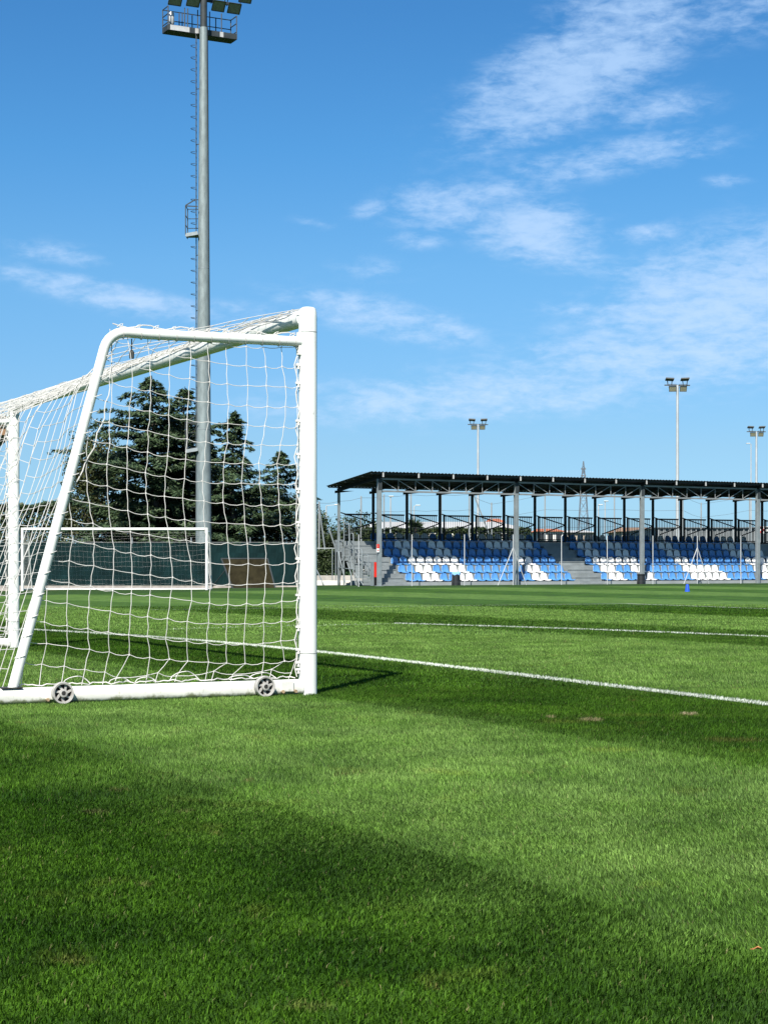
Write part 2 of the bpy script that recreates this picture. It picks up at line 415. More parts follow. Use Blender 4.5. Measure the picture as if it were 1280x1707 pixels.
go['kind'] = 'structure'; go['label'] = 'striped mown football pitch turf running out to the horizon'
go.data.polygons.foreach_set('use_smooth', [True] * len(go.data.polygons))

# --------------------------- grass blades
def grass_mat():
    m = bpy.data.materials.new('grass_blades'); m.use_nodes = True
    t = NT(m.node_tree); b = t.n['Principled BSDF']; out = t.n['Material Output']
    gn = t.node('ShaderNodeGroup'); gn.node_tree = TURF
    geo = t.node('ShaderNodeNewGeometry'); r = geo.outputs['Random Per Island']
    k = t.mix(t.m('POWER', r, 1.5), (.36, .40, .32), (2.55, 2.3, 2.7))
    c = t.mix(1.0, gn.outputs[0], k, 'MULTIPLY')
    dry = t.m('GREATER_THAN', r, .991)
    c = t.mix(t.m('MULTIPLY', dry, .75), c, (.17, .15, .075))
    t.l.new(c, b.inputs['Base Color']); b.inputs['Roughness'].default_value = .6; b.inputs['Specular IOR Level'].default_value = .12
    tl = t.node('ShaderNodeBsdfTranslucent'); t.l.new(c, tl.inputs['Color'])
    mx = t.node('ShaderNodeMixShader'); mx.inputs[0].default_value = .3
    t.l.new(b.outputs[0], mx.inputs[1]); t.l.new(tl.outputs[0], mx.inputs[2]); t.l.new(mx.outputs[0], out.inputs['Surface'])
    return m
GRASSM = grass_mat()
def scatter(y0, y1, dens, margin, y_bias=None):
    wtop = y1 * .2143 * (1 + margin) + 1.3
    n = int(dens * (y1 - y0) * 2 * wtop)
    X = rng.uniform(-wtop, wtop, n); Y = rng.uniform(y0, y1, n)
    keep = np.abs(X) < Y * .2143 * (1 + margin) + 1.3
    X, Y = X[keep], Y[keep]
    if y_bias is not None:
        keep = rng.uniform(0, 1, len(X)) < y_bias(Y); X, Y = X[keep], Y[keep]
    return X, Y
def blade_arrays(X, Y, h, wd):
    """two-segment bent blades: 5 vertices, drawn as three triangles"""
    n = len(X); z = gz(X, Y)
    s = GN[0] * X + GN[1] * Y
    band = np.searchsorted(np.array(STR), s) % 2           # 1 = light stripe, leaning away from the viewer
    a = rng.uniform(0, 2 * np.pi, n)
    lean = np.where(band == 1, 1.0, -1.0)
    dx_ = np.cos(a) * .75 + lean * GU[0] * .5; dy_ = np.sin(a) * .75 + lean * GU[1] * .5
    h = h * rng.uniform(.55, 1.25, n); wd = wd * rng.uniform(.7, 1.3, n)
    fa = rng.uniform(0, 2 * np.pi, n); sx, sy = np.cos(fa) * wd / 2, np.sin(fa) * wd / 2
    b = h * rng.uniform(.25, 1.25, n)
    P = np.zeros((n, 5, 3))
    P[:, 0] = np.stack([X - sx, Y - sy, z - .004], 1); P[:, 1] = np.stack([X + sx, Y + sy, z - .004], 1)
    mx_, my_ = X + dx_ * b * .35, Y + dy_ * b * .35
    P[:, 2] = np.stack([mx_ + sx * .85, my_ + sy * .85, z + h * .55], 1); P[:, 3] = np.stack([mx_ - sx * .85, my_ - sy * .85, z + h * .55], 1)
    P[:, 4] = np.stack([X + dx_ * b, Y + dy_ * b, z + h * rng.uniform(.8, 1.0, n)], 1)
    F = (np.arange(n)[:, None, None] * 5 + np.array([[0, 1, 2], [0, 2, 3], [3, 2, 4]])[None]).reshape(-1)
    return P.reshape(-1, 3), F
def simple_blades(X, Y, h, wd, lift=0.0):
    n = len(X); z = gz(X, Y) + lift
    s = GN[0] * X + GN[1] * Y
    lean = np.where(np.searchsorted(np.array(STR), s) % 2 == 1, 1.0, -1.0)
    a = rng.uniform(0, 2 * np.pi, n)
    h = h * rng.uniform(.5, 1.3, n); wd = wd * rng.uniform(.7, 1.3, n)
    fa = rng.normal(0, .8, n); sx, sy = np.cos(fa) * wd / 2, np.sin(fa) * wd / 2
    b = h * rng.uniform(.2, 1.2, n)
    tx = X + (np.cos(a) * .7 + lean * GU[0] * .5) * b; ty = Y + (np.sin(a) * .7 + lean * GU[1] * .5) * b
    P = np.zeros((n, 3, 3))
    P[:, 0] = np.stack([X - sx, Y - sy, z - .003], 1); P[:, 1] = np.stack([X + sx, Y + sy, z - .003], 1)
    P[:, 2] = np.stack([tx, ty, z + h], 1)
    return P.reshape(-1, 3), np.arange(n * 3)
GV, GF = [], []
off = 0
def put(PF):
    global off
    P, F = PF; GV.append(P); GF.append(F + off); off += len(P)
X, Y = scatter(2.1, 6.5, 29000, .12); put(blade_arrays(X, Y, .0155, .0026))
X, Y = scatter(6.5, 12.5, 14000, .12); put(simple_blades(X, Y, .0155, .0042))
X, Y = scatter(12.5, 22, 4200, .12); put(simple_blades(X, Y, .018, .0075))
X, Y = scatter(22, 40, 1100, .12, lambda y: 1 - .8 * ss(y, 30, 40)); put(simple_blades(X, Y, .021, .013))
grass = fast_mesh('grass', np.concatenate(GV), np.concatenate(GF), 3, GRASSM)
grass['kind'] = 'stuff'; grass['label'] = 'short mown green grass blades covering the near part of the pitch'
del GV, GF

# --------------------------- painted lines: a strip plus the painted blades of grass
def line_mat():
    m = bpy.data.materials.new('white_line_paint'); m.use_nodes = True
    t = NT(m.node_tree); b = t.n['Principled BSDF']; geo = t.node('ShaderNodeNewGeometry')
    gn = t.node('ShaderNodeGroup'); gn.node_tree = TURF
    f = t.noise(geo.outputs['Position'], 38, 5, .75)
    c = t.mix(t.smooth(f, .36, .52), gn.outputs[0], (.43, .46, .43))
    t.l.new(c, b.inputs['Base Color']); b.inputs['Roughness'].default_value = .85
    return m
LINEM = line_mat(); LINEB = mat('white_painted_grass', (.50, .54, .49), .8, 0, .2, 30)
def pitch_line(name, label, pts, width, blades=0, lift=.006, bh=.026, bw=.008):
    pts = [np.array(p, float) for p in pts]
    # resample smoothly
    d = np.concatenate([[0], np.cumsum([np.linalg.norm(pts[i + 1] - pts[i]) for i in range(len(pts) - 1)])])
    n = max(2, int(d[-1] / .4)); q = np.linspace(0, d[-1], n)
    if len(pts) > 3:
        A = np.polyfit(d, np.array(pts), 3); P = np.stack([np.polyval(A[:, 0], q), np.polyval(A[:, 1], q)], 1)
    else:
        P = np.stack([np.interp(q, d, [p[0] for p in pts]), np.interp(q, d, [p[1] for p in pts])], 1)
    T = np.gradient(P, axis=0); T /= np.linalg.norm(T, axis=1, keepdims=True); N = np.stack([-T[:, 1], T[:, 0]], 1)
    L, Rr = P + N * width / 2, P - N * width / 2
    v = np.concatenate([np.c_[L, gz(L[:, 0], L[:, 1]) + lift], np.c_[Rr, gz(Rr[:, 0], Rr[:, 1]) + lift]])
    mb = MB(); mb.add(v.tolist(), [(i, i + 1, n + i + 1, n + i) for i in range(n - 1)])
    nb = int(blades * d[-1])
    if nb:
        k = rng.uniform(0, n - 1.001, nb); i = k.astype(int); fr = (k - i)[:, None]
        c = P[i] * (1 - fr) + P[i + 1] * fr + N[i] * (rng.normal(0, width * .23, nb))[:, None]
        V, F = simple_blades(c[:, 0], c[:, 1], bh, bw)
        mb.cur = 1
        mb.add(V.tolist(), F.reshape(-1, 3).tolist())
    o = mb.build(name, [LINEM, LINEB], recalc=False)
    o['kind'] = 'structure'; o['label'] = label
    return o
def gp(px, py):
    Y = CAM_H * FOC / (py - HOR); return ((px - 640) / FOC * Y, Y)
pitch_line('goal_line', 'white painted goal line slanting across the turf in front of the near goal',
           [(4.3, 7.05), gp(1280, 1178), gp(900, 1130), gp(527, 1087), gp(300, 1066), gp(47, 1049.6), (-7.4, 26.3)], .088, 900, bh=.022, bw=.008)
pitch_line('goal_area_line', 'white front edge of the goal area, right of the goal', [(7.5, 15.6), gp(1280, 1062), gp(960, 1049), gp(700, 1040), gp(655, 1039.2)], .088, 420, bh=.021, bw=.013)
pitch_line('goal_area_side_line', 'thin faint white side line of the goal area, seen past the near post', [gp(655, 1039.2), gp(400, 1045), gp(272, 1049)], .06, 18, bw=.009)
pitch_line('penalty_area_line', 'faint white front line of the penalty area at right', [gp(1400, 1018), gp(1280, 1013.5), gp(1044, 1004.5)], .12)
pitch_line('penalty_area_side_line', 'faint white side line of the penalty area across the middle distance', [gp(1044, 1004.5), gp(246, 1013)], .08)

# ------------------------------------------------------------------ the near goal
P0 = Vector((-.504, 11.86, 0)); U = Vector((GU[0], GU[1], 0)).normalized(); B = Vector((-.895, -.446, 0)).normalized()
Zv = Vector((0, 0, 1)); GW = 7.44
def G(wd, t, z): return P0 + U * wd + B * t + Zv * z
goal = empty('football_goal', P0 + U * 3.7, 'large white football goal on wheels with a sagging white net, nearest the camera', 'goal')
def oval(cx, cy, hx, hy, n=16, p=2.6):
    out = []
    for j in range(n):
        a = 2 * math.pi * (j + .5) / n; c, s_ = math.cos(a), math.sin(a)
        out.append((cx + hx * math.copysign(abs(c) ** (2 / p), c), cy + hy * math.copysign(abs(s_) ** (2 / p), s_)))
    return out
def loft(mb, rings):
    n = len(rings[0]); vs = [p for r in rings for p in r]; fs = []
    for i in range(len(rings) - 1):
        for j in range(n): fs.append((i * n + j, i * n + (j + 1) % n, (i + 1) * n + (j + 1) % n, (i + 1) * n + j))
    fs.append(tuple(range(n))); fs.append(tuple((len(rings) - 1) * n + j for j in range(n)))
    mb.add(vs, fs)
HX, HY = .057, .060           # post half sizes across (B) and along (U)
for wd in (0, GW):
    mb = MB(); rings = []
    for z, k in ((.0, 1), (2.49, 1), (2.53, .96), (2.553, .86), (2.562, .6)):
        rings.append([G(wd + y * k, x * k, z) for x, y in oval(0, 0, HX, HY)])
    loft(mb, rings)
    post = mb.build('post', WHITE, goal, smooth=True)
    mb = MB(); rings = [[G(wd + y * 1.02, x * 1.02, z) for x, y in oval(0, 0, HX, HY)] for z in (.272, .277)]
    loft(mb, rings); mb.build('joint', mat('joint_shadow_gap', (.25, .26, .25), .6), post)
    mb = MB(); rings = [[G(wd + y * 1.02, x * 1.02, z) for x, y in oval(0, 0, HX, HY)] for z in (2.395, 2.399)]
    loft(mb, rings); mb.build('joint', mat('joint_shadow_gap', (.25, .26, .25), .6), post)
mb = MB(); rings = []
for wd in (HY * .9, 1.5, 3, 4.4, 6, GW - HY * .9):
    rings.append([G(wd, x, 2.50 + y) for x, y in oval(0, 0, .056, .056)])
loft(mb, rings); mb.build('crossbar', WHITE, goal, smooth=True)
TE, TC, ZT, ZB = 1.335, 1.985, 2.325, .095         # elbow, foot of the diagonal, top bar height, base bar height
def side_path():
    pts = [(.05, 2.333)]
    pts += [(t, 2.333 - .01 * t) for t in (.4, .8, 1.1)]
    # elbow
    a0 = math.radians(90); dirv = Vector((TC - TE, ZB - ZT)).normalized(); rr = .15
    ang = math.atan2(-dirv.y, dirv.x)
    cx, cz = TE - .085, ZT - rr
    for k in range(7):
        a = math.radians(90) - (ang) * k / 6
        pts.append((cx + rr * math.cos(a), cz + rr * math.sin(a)))
    pts.append((TC, ZB - .03))
    return pts
for wd in (0, GW):
    mb = MB(); mb.tube([G(wd, t, z) for t, z in side_path()], .033, 12)
    mb.build('side_frame', WHITE, goal, smooth=True)
    mb = MB(); rings = []
    for t in (HX - .01, .5, 1.2, 1.9, 2.34):
        rings.append([G(wd + x, t, .052 + y) for x, y in oval(0, 0, .05, .052, p=3.2)])
    loft(mb, rings); base = mb.build('base_bar', WHITE2, goal, smooth=True)
    mb = MB()
    mb.frame_box(G(wd - .0, 1.99, .107), B, U, Zv, .065, .050, .003); mb.build('foot_plate', DARKM, base)
    for t in (.16, 1.62):
        sgn = -1 if wd == 0 else 1
        mb = MB()
        tb = t + (.01 if t < 1 else .12)
        mb.frame_box(G(wd + sgn * .054, tb, .062), B, U, Zv, .045, .006, .034); br = mb.build('wheel_bracket', WHITE2, goal, bevel=.003)
        for dt in (-.055, .035):
            mb = MB(); c = G(wd + sgn * .062, tb + dt, .030); mb.tube([c - U * .012 * 1, c + U * .012], .011, 8); mb.build('bracket_bolt', RUST, br)
# rear ground bar
mb = MB(); mb.tube([G(.05, 2.29, .05), G(GW - .05, 2.29, .05)], .045, 12); mb.build('rear_base_bar', WHITE2, goal, smooth=True)
def wheel(c, axis, r=.069):
    """spoked plastic wheel: ring tyre, seven spokes and a hub, axis along the given unit vector"""
    a = axis.cross(Zv).normalized(); b = Zv
    def pt(rad, ang, off): return c + a * (rad * math.cos(ang)) + b * (rad * math.sin(ang)) + axis * off
    mb = MB(); n = 28
    prof = [(r * .80, -.022), (r * .95, -.024), (r, -.012), (r, .012), (r * .95, .024), (r * .80, .022), (r * .78, 0)]
    vs = [pt(q, 2 * math.pi * i / n, o_) for i in range(n) for q, o_ in prof]; k = len(prof)
    mb.add(vs, [(i * k + j, i * k + (j + 1) % k, ((i + 1) % n) * k + (j + 1) % k, ((i + 1) % n) * k + j) for i in range(n) for j in range(k)])
    tyre = mb
    hub = MB()
    for i in range(7):
        ang = 2 * math.pi * i / 7 + .2
        p, q = pt(r * .30, ang - .25, 0), pt(r * .82, ang + .12, 0); hub.bar(p, q, .013, .019, up=axis)
    prof = [(r * .20, -.026), (r * .36, -.024), (r * .38, .02), (r * .20, .02)]
    vs = [pt(q, 2 * math.pi * i / n, o_) for i in range(n) for q, o_ in prof]
    hub.add(vs, [(i * 4 + j, i * 4 + (j + 1) % 4, ((i + 1) % n) * 4 + (j + 1) % 4, ((i + 1) % n) * 4 + j) for i in range(n) for j in range(4)])
    ax = MB(); ax.tube([c - axis * .027, c + axis * .030], r * .17, 10)
    # dark inner disc behind the spokes
    back = MB(); back.tube([c + axis * .019, c + axis * .024], r * .79, 24)
    return tyre, hub, ax, back
for wd in (0, GW):
    sgn = -1 if wd == 0 else 1
    for t in (.345, 1.688):
        c = G(wd + sgn * .088, t, .070)
        w_e = bpy.data.objects.new('wheel', None); col.objects.link(w_e); w_e.location = c; w_e.empty_display_size = .05
        adopt(w_e, goal)
        ty, hb, ax, bk = wheel(c, U * (1 if wd == 0 else -1))
        ty.build('tyre', WHEELG, w_e, smooth=True); hb.build('hub', WHEELG, w_e); ax.build('axle', DARKM, w_e); bk.build('backing_disc', DARKM, w_e)
# ---- the net
cord_r = .0023
net = MB()
rnd = random.Random(11)
def cord(pts, r=cord_r): net.tube(pts, r, 5, caps=False)
def smooth_noise(seed, n):
    g = np.random.default_rng(seed); a = g.normal(0, 1, n + 6); k = np.array([1, 3, 4, 3, 1]) / 12.0
    return np.convolve(a, k, 'same')[3:n + 3]
def diag_t(z):                       # inner edge of the sloping back tube
    return TE + .035 + (TC - TE) * (2.29 - z) / (2.29 - ZB) if z < 2.29 else TE
CELL = .131
def side_net(wd, seed):
    g = np.random.default_rng(seed)
    NT_, NZ = 15, 18
    ta = .055
    na, nb_ = g.normal(0, 1, (NT_ + 2, NZ + 2)), g.normal(0, 1, (NT_ + 2, NZ + 2))
    # low frequency wobble of the knots
    def sm(a):
        for _ in range(2):
            a = (a + np.roll(a, 1, 0) + np.roll(a, -1, 0) + np.roll(a, 1, 1) + np.roll(a, -1, 1)) / 5
        return a
    na, nb_ = sm(na) * .030, sm(nb_) * .022
    def node(i, j):
        t = ta + i * CELL * .995; z = 2.30 - j * CELL * .985
        lift = .17 * max(0, (t - .35) / 1.3) ** 1.4 * (1 - .35 * (2.3 - z) / 2.3)
        low = max(0, (.42 - z) / .42)
        tt = t + na[i, j] - .030 * low * 2 * math.sin(j * 1.3) - .02 * math.sin(j * .7)
        zz = z + nb_[i, j] * .7 + lift + (-.028 * math.sin(min(1, t / 1.6) * math.pi))
        if zz < .16: tt += .05; zz = .125 + .03 * math.sin(i * 2.1) + .02
        tt = max(tt, .075 if j > 0 else .06)
        off = .01 * math.sin(i * 1.7 + j) + (.05 * low)
        return tt, zz, wd + off * (1 if wd == 0 else -1)
    rows = []
    for j in range(NZ):
        row = []
        for i in range(NT_ + 1):
            tt, zz, ww = node(i, j)
            if zz > 2.305 or zz < .12: continue
            lim = diag_t(zz) - .012
            if tt > lim: break
            row.append((tt, zz, ww, i, j))
        rows.append(row)
    ps = {}
    for row in rows:
        if not row: continue
        for k in row: ps[(k[3], k[4])] = k
        tt, zz, ww, i, j = row[-1]
        zd = zz + .035; row2 = [(.055, row[0][1] + (.02 if j % 2 else -.012), wd, -1, j)] if j % 2 == 0 else []
        pts = [tuple(x) for x in row2 + row] + [(diag_t(zd) - .0, zd, wd)]
        out = []
        for a, b in zip(pts[:-1], pts[1:]):
            for q in (0, .33, .66):
                s_ = -(.003 + .011 * abs(math.sin(a[3] * 2.7 + a[4] * 1.9))) * 4 * q * (1 - q) if len(a) > 3 else 0
                out.append(G(a[2] + (b[2] - a[2]) * q, a[0] + (b[0] - a[0]) * q, a[1] + (b[1] - a[1]) * q + s_))
        out.append(G(pts[-1][2], pts[-1][0], pts[-1][1]))
        cord(out)
        # loop round the sloping tube
        d = Vector((TC - TE, ZB - ZT)).normalized(); c = (diag_t(zd) - .035, zd)
        if zd < 2.2:
            lp = [G(wd + .036 * math.sin(a), c[0] + .036 * math.cos(a), c[1] - .012 * math.cos(a)) for a in np.linspace(0, 2 * math.pi, 11)]
            cord(lp, .0028)
    for i in range(NT_ + 1):
        colm = [ps[(i, j)] for j in range(NZ) if (i, j) in ps]
        if len(colm) < 2: continue
        out = []
        t0, z0, w0 = colm[0][:3]
        if z0 < 2.28:
            if colm[0][4] <= 1: out.append(G(wd, t0 + .01, 2.34))
            else:
                zz = z0 + .06; out.append(G(wd, min(t0 + .02, diag_t(zz)), zz))
        for a, b in zip(colm[:-1], colm[1:]):
            for q in (0, .5):
                out.append(G(a[2] + (b[2] - a[2]) * q, a[0] + (b[0] - a[0]) * q + .004 * math.sin(i + q * 6), a[1] + (b[1] - a[1]) * q))
        a = colm[-1]; out.append(G(a[2], a[0], a[1])); out.append(G(wd, a[0] + .03, .108))
        cord(out)
    for k in ps.values():
        if rnd.random() < .75:
            c = G(k[2], k[0], k[1]); net.tube([c - Zv * .006, c + Zv * .006], .0042, 5)
    # edge rope beside the post and along the base bar
    out = []
    for k in range(36):
        z = .12 + k * .0605; out.append(G(wd, .078 + .013 * math.sin(k * 1.9) + .006 * math.sin(k * .6), z))
    cord(out, .0038)
    out = []
    for k in range(70):
        t = .09 + k * .0275; out.append(G(wd + .02 * math.sin(k * .8) * (1 if wd == 0 else -1), t, .112 + .011 * abs(math.sin(k * .55)) + .004 * math.sin(k * 2.3)))
    cord(out, .0038)
    # loose slack lying in loops along the bottom
    for k in range(6):
        t = .15 + k * .27 + rnd.uniform(-.1, .1); h = rnd.uniform(.02, .07); L = rnd.uniform(.12, .24)
        cord([G(wd + .02 * math.sin(q * 9), t + L * q, .115 + h * math.sin(math.pi * q) ** .7) for q in np.linspace(0, 1, 9)], .0034)
    # loops round the top bar
    for k in range(11):
        t = .10 + k * .118
        c = 2.333 - .01 * t
        lp = [G(wd + .037 * math.sin(a), t + .012 * math.cos(a), c + .037 * math.cos(a)) for a in np.linspace(0, 2 * math.pi, 11)]
        cord(lp, .0026)
        cord([G(wd, t, c + .037), G(wd, t - .008, c + .06), G(wd, t + .012, c + .052), G(wd, t + .03, c + .036)], .003)
    out = [G(wd, .09 + k * .05, 2.378 + .012 * math.sin(k * 1.3) - .01 * k * .05) for k in range(26)]
    cord(out, .0040)
    # drawn selvedge from the elbow down inside the sloping tube
    out = []
    for k in range(22):
        z = 2.26 - k * .048; out.append(G(wd, diag_t(z) - .035 - .085 * math.sin(math.pi * k / 21) + .010 * math.sin(k * 1.7) * math.sin(math.pi * k / 21), z))
    cord(out, .0038)
side_net(0, 3); side_net(GW, 5)
# roof and back in one sheet, tight at both ends and sagging between
NW, NV = 57, 30
gA = np.random.default_rng(21)
def poly_at(P, v):
    d = [0]
    for a, b in zip(P[:-1], P[1:]): d.append(d[-1] + math.dist(a, b))
    s_ = v * d[-1]
    for i in range(len(P) - 1):
        if s_ <= d[i + 1] + 1e-9:
            q = (s_ - d[i]) / (d[i + 1] - d[i]); return (P[i][0] + (P[i + 1][0] - P[i][0]) * q, P[i][1] + (P[i + 1][1] - P[i][1]) * q)
    return P[-1]
END = [(.03, 2.555), (.7, 2.40), (1.32, 2.345), (1.62, 1.36), (2.03, .10)]
MID = [(.055, 2.555), (.70, 2.27), (1.40, 1.96), (1.66, 1.20), (2.12, .07)]
nz1 = gA.normal(0, 1, (NW, NV)); nz2 = gA.normal(0, 1, (NW, NV))
for _ in range(2):
    nz1 = (nz1 + np.roll(nz1, 1, 0) + np.roll(nz1, -1, 0)) / 3; nz2 = (nz2 + np.roll(nz2, 1, 1) + np.roll(nz2, -1, 1)) / 3
gridp = [[None] * NV for _ in range(NW)]
for i in range(NW):
    wd = .03 + (GW - .06) * i / (NW - 1)
    e = min(1, math.exp(-(wd / .75)) + math.exp(-((GW - wd) / .75)))
    for j in range(NV):
        v = j / (NV - 1)
        a, b = poly_at(END, v), poly_at(MID, v)
        t = a[0] * e + b[0] * (1 - e); z = a[1] * e + b[1] * (1 - e)
        k = math.sin(math.pi * v)
        gridp[i][j] = G(wd + nz1[i, j] * .025 * k, t + nz2[i, j] * .02 * k, z + nz2[i, j] * .02 * k)
for i in range(NW): cord(gridp[i])
for j in range(NV):
    cord([gridp[i][j] for i in range(NW)], .0023 if 0 < j < NV - 1 else .004)
for i in range(1, NW - 1):
    for j in range(2, NV - 1):
        c = gridp[i][j]; net.tube([c - Zv * .005, c + Zv * .005], .0042, 4)
# gathered net drooping behind the crossbar
for k in range(3):
    out = []
    for i in range(60):
        wd = .1 + i * .1235
        out.append(G(wd, .06 + .012 * k + .012 * math.sin(i * .9 + k), 2.558 - .016 * k - .010 * abs(math.sin(i * .52 + k * 1.3)) - .006 * math.sin(i * 1.7 + k)))
    cord(out, .0036)
net.build('net', CORD, goal, smooth=True, recalc=False)
mb = MB()
c = G(.03, TE - .13, 2.29)
mb.tube([c, c - Zv * .07], .004, 6); mb.tube([c - Zv * .07, c - Zv * .085, c - Zv * .125], .016, 8, radii=[.006, .017, .015])
mb.build('net_weight', LAMPB, goal)
for k, z in enumerate((2.29, 2.18, 2.06, 1.81, 1.59, 1.36, 1.14, .90, .66, .45, .30, .215, .17)):
    for wd in (0, GW):
        mb = MB(); c = G(wd, HX + .012, z); mb.frame_box(c, B, U, Zv, .016, .010, .007); mb.frame_box(c - Zv * .016, B, U, Zv, .006, .008, .012); mb.build('net_clip', WPLAST, goal)
for wd in (0, GW):
    mb = MB(); mb.frame_box(G(wd, HX + .008, 2.32), B, U, Zv, .008, .022, .075); mb.build('corner_plate', WHITE2, goal)

# ------------------------------------------------------------------ the far goal, side on in front of the fence
FY = 72.5; fz = -.19
fx1 = (345 - 640) / FOC * FY; fx0 = (38 - 640) / FOC * FY
fg = empty('football_goal', ((fx0 + fx1) / 2, FY, fz), 'distant white football goal standing against the dark green windscreen fence', 'goal')
ztop = fz + 2.5
for x in (fx0, fx1):
    mb = MB(); mb.tube([(x, FY, fz), (x, FY, ztop + .06)], .06, 12); mb.build('post', WHITE, fg, smooth=True)
mb = MB(); mb.tube([(fx0 + .05, FY, ztop), (fx1 - .05, FY, ztop)], .06, 12); mb.build('crossbar', WHITE, fg, smooth=True)
for x in (fx0, fx1):
    mb = MB(); mb.tube([(x, FY + .05, ztop - .1), (x, FY + 1.0, ztop - .1), (x, FY + 1.15, ztop - .25), (x, FY + 2.0, fz + .06)], .03, 8)
    mb.tube([(x, FY + .05, fz + .05), (x, FY + 2.0, fz + .05)], .045, 8); mb.build('side_frame', WHITE, fg, smooth=True)
mb = MB(); mb.tube([(fx0, FY + 2.0, fz + .05), (fx1, FY + 2.0, fz + .05)], .04, 8); mb.build('rear_base_bar', WHITE, fg, smooth=True)
mb = MB(); nw_ = 44; nv_ = 15
prof = [(.06, 2.44), (.35, 2.34), (.9, 2.12), (1.15, 1.75), (1.5, 1.0), (1.95, .08)]
pg = []
for i in range(nw_):
    x = fx0 + (fx1 - fx0) * i / (nw_ - 1); sag = math.sin(math.pi * i / (nw_ - 1)) ** .5
    rowp = []
    for j in range(nv_):
        t, z = poly_at(prof, j / (nv_ - 1)); v = j / (nv_ - 1)
        rowp.append(Vector((x + .01 * math.sin(i * 2 + j), FY + t, fz + z - .14 * sag * math.sin(math.pi * v) - .02 * math.sin(i * .8 + j * 1.3))))
    pg.append(rowp)
for i in range(nw_): mb.tube(pg[i], .0015, 4, caps=False)
for j in range(nv_): mb.tube([pg[i][j] for i in range(nw_)], .0015, 4, caps=False)
for x in (fx0, fx1):
    for k in range(15):
        t = .06 + k * .125; zt = 2.3 if t < 1.1 else 2.3 - (t - 1.1) / .9 * 2.2
        mb.tube([(x, FY + t, fz + .06), (x + .03 * math.sin(k), FY + t, fz + zt * .5), (x, FY + t, fz + zt)], .0018, 4, caps=False)
    for k in range(17):
        z = .15 + k * .13; tm = 1.1 if z > 2.2 else 1.1 + (2.3 - z) / 2.2 * .9
        mb.tube([(x, FY + .05, fz + z), (x + .03 * math.sin(k), FY + tm * .5, fz + z - .04), (x, FY + tm, fz + z)], .0018, 4, caps=False)
mb.build('net', CORD, fg, recalc=False)

# ------------------------------------------------------------------ windscreen fence behind it
FE = 79.0; fex0, fex1 = -22.0, (521 - 640) / FOC * FE; fez = -.20
wf = empty('windscreen_fence', ((fex0 + fex1) / 2, FE, fez), 'long dark teal fabric windscreen fence behind the distant goal', 'fence')
mb = MB(); n = 150
for i in range(n):
    pass
vs = []; fs = []
rowsz = [.16, .6, 1.1, 1.6, 2.02]
for i in range(n + 1):
    x = fex0 + (fex1 - fex0) * i / n
    for j, z in enumerate(rowsz):
        vs.append((x, FE + .035 * math.sin(i * .41 + j) * (1 if 0 < j < 4 else .3) + .02 * math.sin(i * 1.3 + j * 2), fez + z + (.012 * math.sin(i * .35) if j == 4 else 0)))
m_ = len(rowsz)
for i in range(n):
    for j in range(m_ - 1): fs.append((i * m_ + j, (i + 1) * m_ + j, (i + 1) * m_ + j + 1, i * m_ + j + 1))
mb.add(vs, fs)
o = mb.build('fabric_screen', SCREEN, wf, recalc=False)
sol = o.modifiers.new('thickness', 'SOLIDIFY'); sol.thickness = .012
x = (417 - 640) / FOC * FE
xsps = []
k = 0
while x - k * 2.6 > fex0: xsps.append(x - k * 2.6); k += 1
xsps.append(x + 2.62)
for xp in xsps:
    mb = MB(); mb.tube([(xp, FE + .10, fez), (xp, FE + .10, fez + 2.28)], .028, 8); mb.build('fence_post', GALV, wf, smooth=True)
mb = MB(); mb.tube([(fex0, FE + .08, fez + 2.06), (fex1, FE + .08, fez + 2.06)], .010, 6); mb.build('top_wire', WIRE, wf)
mb = MB(); mb.box((fex0, FE - .22, fez - .1), (fex1 + .1, FE + .12, fez + .15))
tag(mb.build('low_kerb_wall', mat('pinkish_kerb', (.30, .27, .245), .9, 0, .25, 3), bevel=.01), 'low pinkish concrete kerb wall along the foot of the windscreen fence', 'kerb')
# leaning brown board with struts
bd = empty('rebound_board', at(416, 982, 77.2), 'olive brown slanted rebound board on struts leaning near the windscreen fence', 'board')
q = [at(388, 981, 76.6), at(459, 981, 76.6), at(446, 931, 77.6), at(369, 931, 77.6)]
mb = MB(); mb.prism(q, (0, .05, .01)); mb.build('board', BROWN, bd)
mb = MB()
for a, b in ((q[0], q[3]), (q[1], q[2]), (q[3], q[2]), (q[0], q[1])): mb.bar(a + Vector((0, -.012, 0)), b + Vector((0, -.012, 0)), .05, .05)
mb.build('frame', DSTEEL, bd)
for (a, b) in (((376, 950), (351, 982)), ((383, 965), (392, 981)), ((441, 955), (425, 978)), ((447, 955), (460, 984))):
    mb = MB(); mb.tube([at(a[0], a[1], 77.3), at(b[0], b[1], 78.1)], .022, 6); mb.build('strut', DSTEEL, bd)

